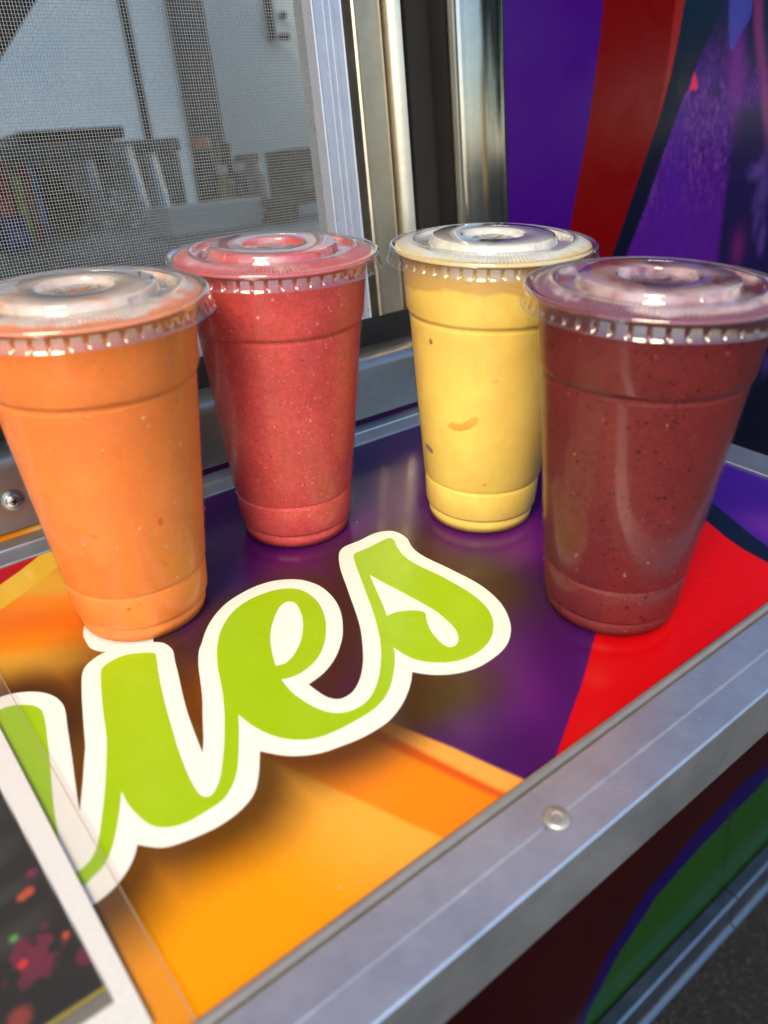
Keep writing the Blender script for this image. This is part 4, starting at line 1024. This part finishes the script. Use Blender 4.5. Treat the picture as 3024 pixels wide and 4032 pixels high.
def tree(a, dist, h, seed):
    rn = random.Random(seed)
    o = empty('street_tree', loc=(dist * math.sin(a), -dist * math.cos(a), GZ)); tag(o, 'dense green tree in the row across the lot, ' + ('nearest the building', 'second from the building', 'third from the building', 'third from the far end', 'second from the far end', 'at the far end')[seed], 'tree', 'trees across the lot')
    vv, ff = lathe([(0.26, 0), (0.18, h * 0.3), (0.10, h * 0.6), (0.0, h * 0.85)], 10); obj('trunk', vv, ff, M['bark'], o, True)
    V_, F_ = [], []
    cl_ = [(rn.gauss(0, 1.0), rn.gauss(0, 1.0), h * rn.uniform(0.30, 0.95), rn.uniform(0.7, 1.5)) for _ in range(22)]
    for k in range(3600):
        cx, cy_, cz, cr = rn.choice(cl_)
        d = Vector((rn.gauss(0, 1), rn.gauss(0, 1), rn.gauss(0, 1))).normalized() * cr * rn.uniform(0.6, 1.0)
        p = Vector((cx, cy_, cz)) + d; q = Vector((rn.gauss(0, 1), rn.gauss(0, 1), rn.gauss(0, 1))).normalized() * 0.22; r_ = q.orthogonal().normalized() * 0.13
        b0 = len(V_); V_ += [p - q, p - r_, p + q, p + r_]; F_.append((b0, b0 + 1, b0 + 2, b0 + 3))
    obj('crown', V_, F_, M['leaf'], o)
for k, a in enumerate((53, 60, 67, 74, 81, 88)): tree(R(a), 22 + (k % 2) * 3, 8.5 + (k * 7 % 3), k)

# unseen white trailer, added to bounce daylight through the frosted doors
tr_ = empty('bounce_trailer', loc=(0.9, 6.6, GZ)); tag(tr_, 'plain white box trailer, added unseen behind the truck to bounce light', 'trailer')
M['trailer'] = simple('trailer_white', rgb(240, 240, 236), 0.4, 0, 0.4, 0.03, 1.5)
box('trailer_box', -3.0, 3.0, 0.0, 2.2, 0.6, 3.9, M['trailer'], tr_, 0.03)
box('trailer_sill', -3.02, 3.02, -0.02, 2.22, 0.5, 0.595, M['skirt'], tr_)
for x in (-1.6, -0.7, 1.4): 
    vv, ff = lathe([(0.0, 0.0), (0.40, 0.0), (0.42, 0.03), (0.42, 0.2), (0.40, 0.23), (0.0, 0.23)], 32)
    w_ = obj('wheel', [(a, c_ , b_) for a, b_, c_ in vv], ff, M['black'], tr_, 40); w_.location = (x, 0.05, 0.42)
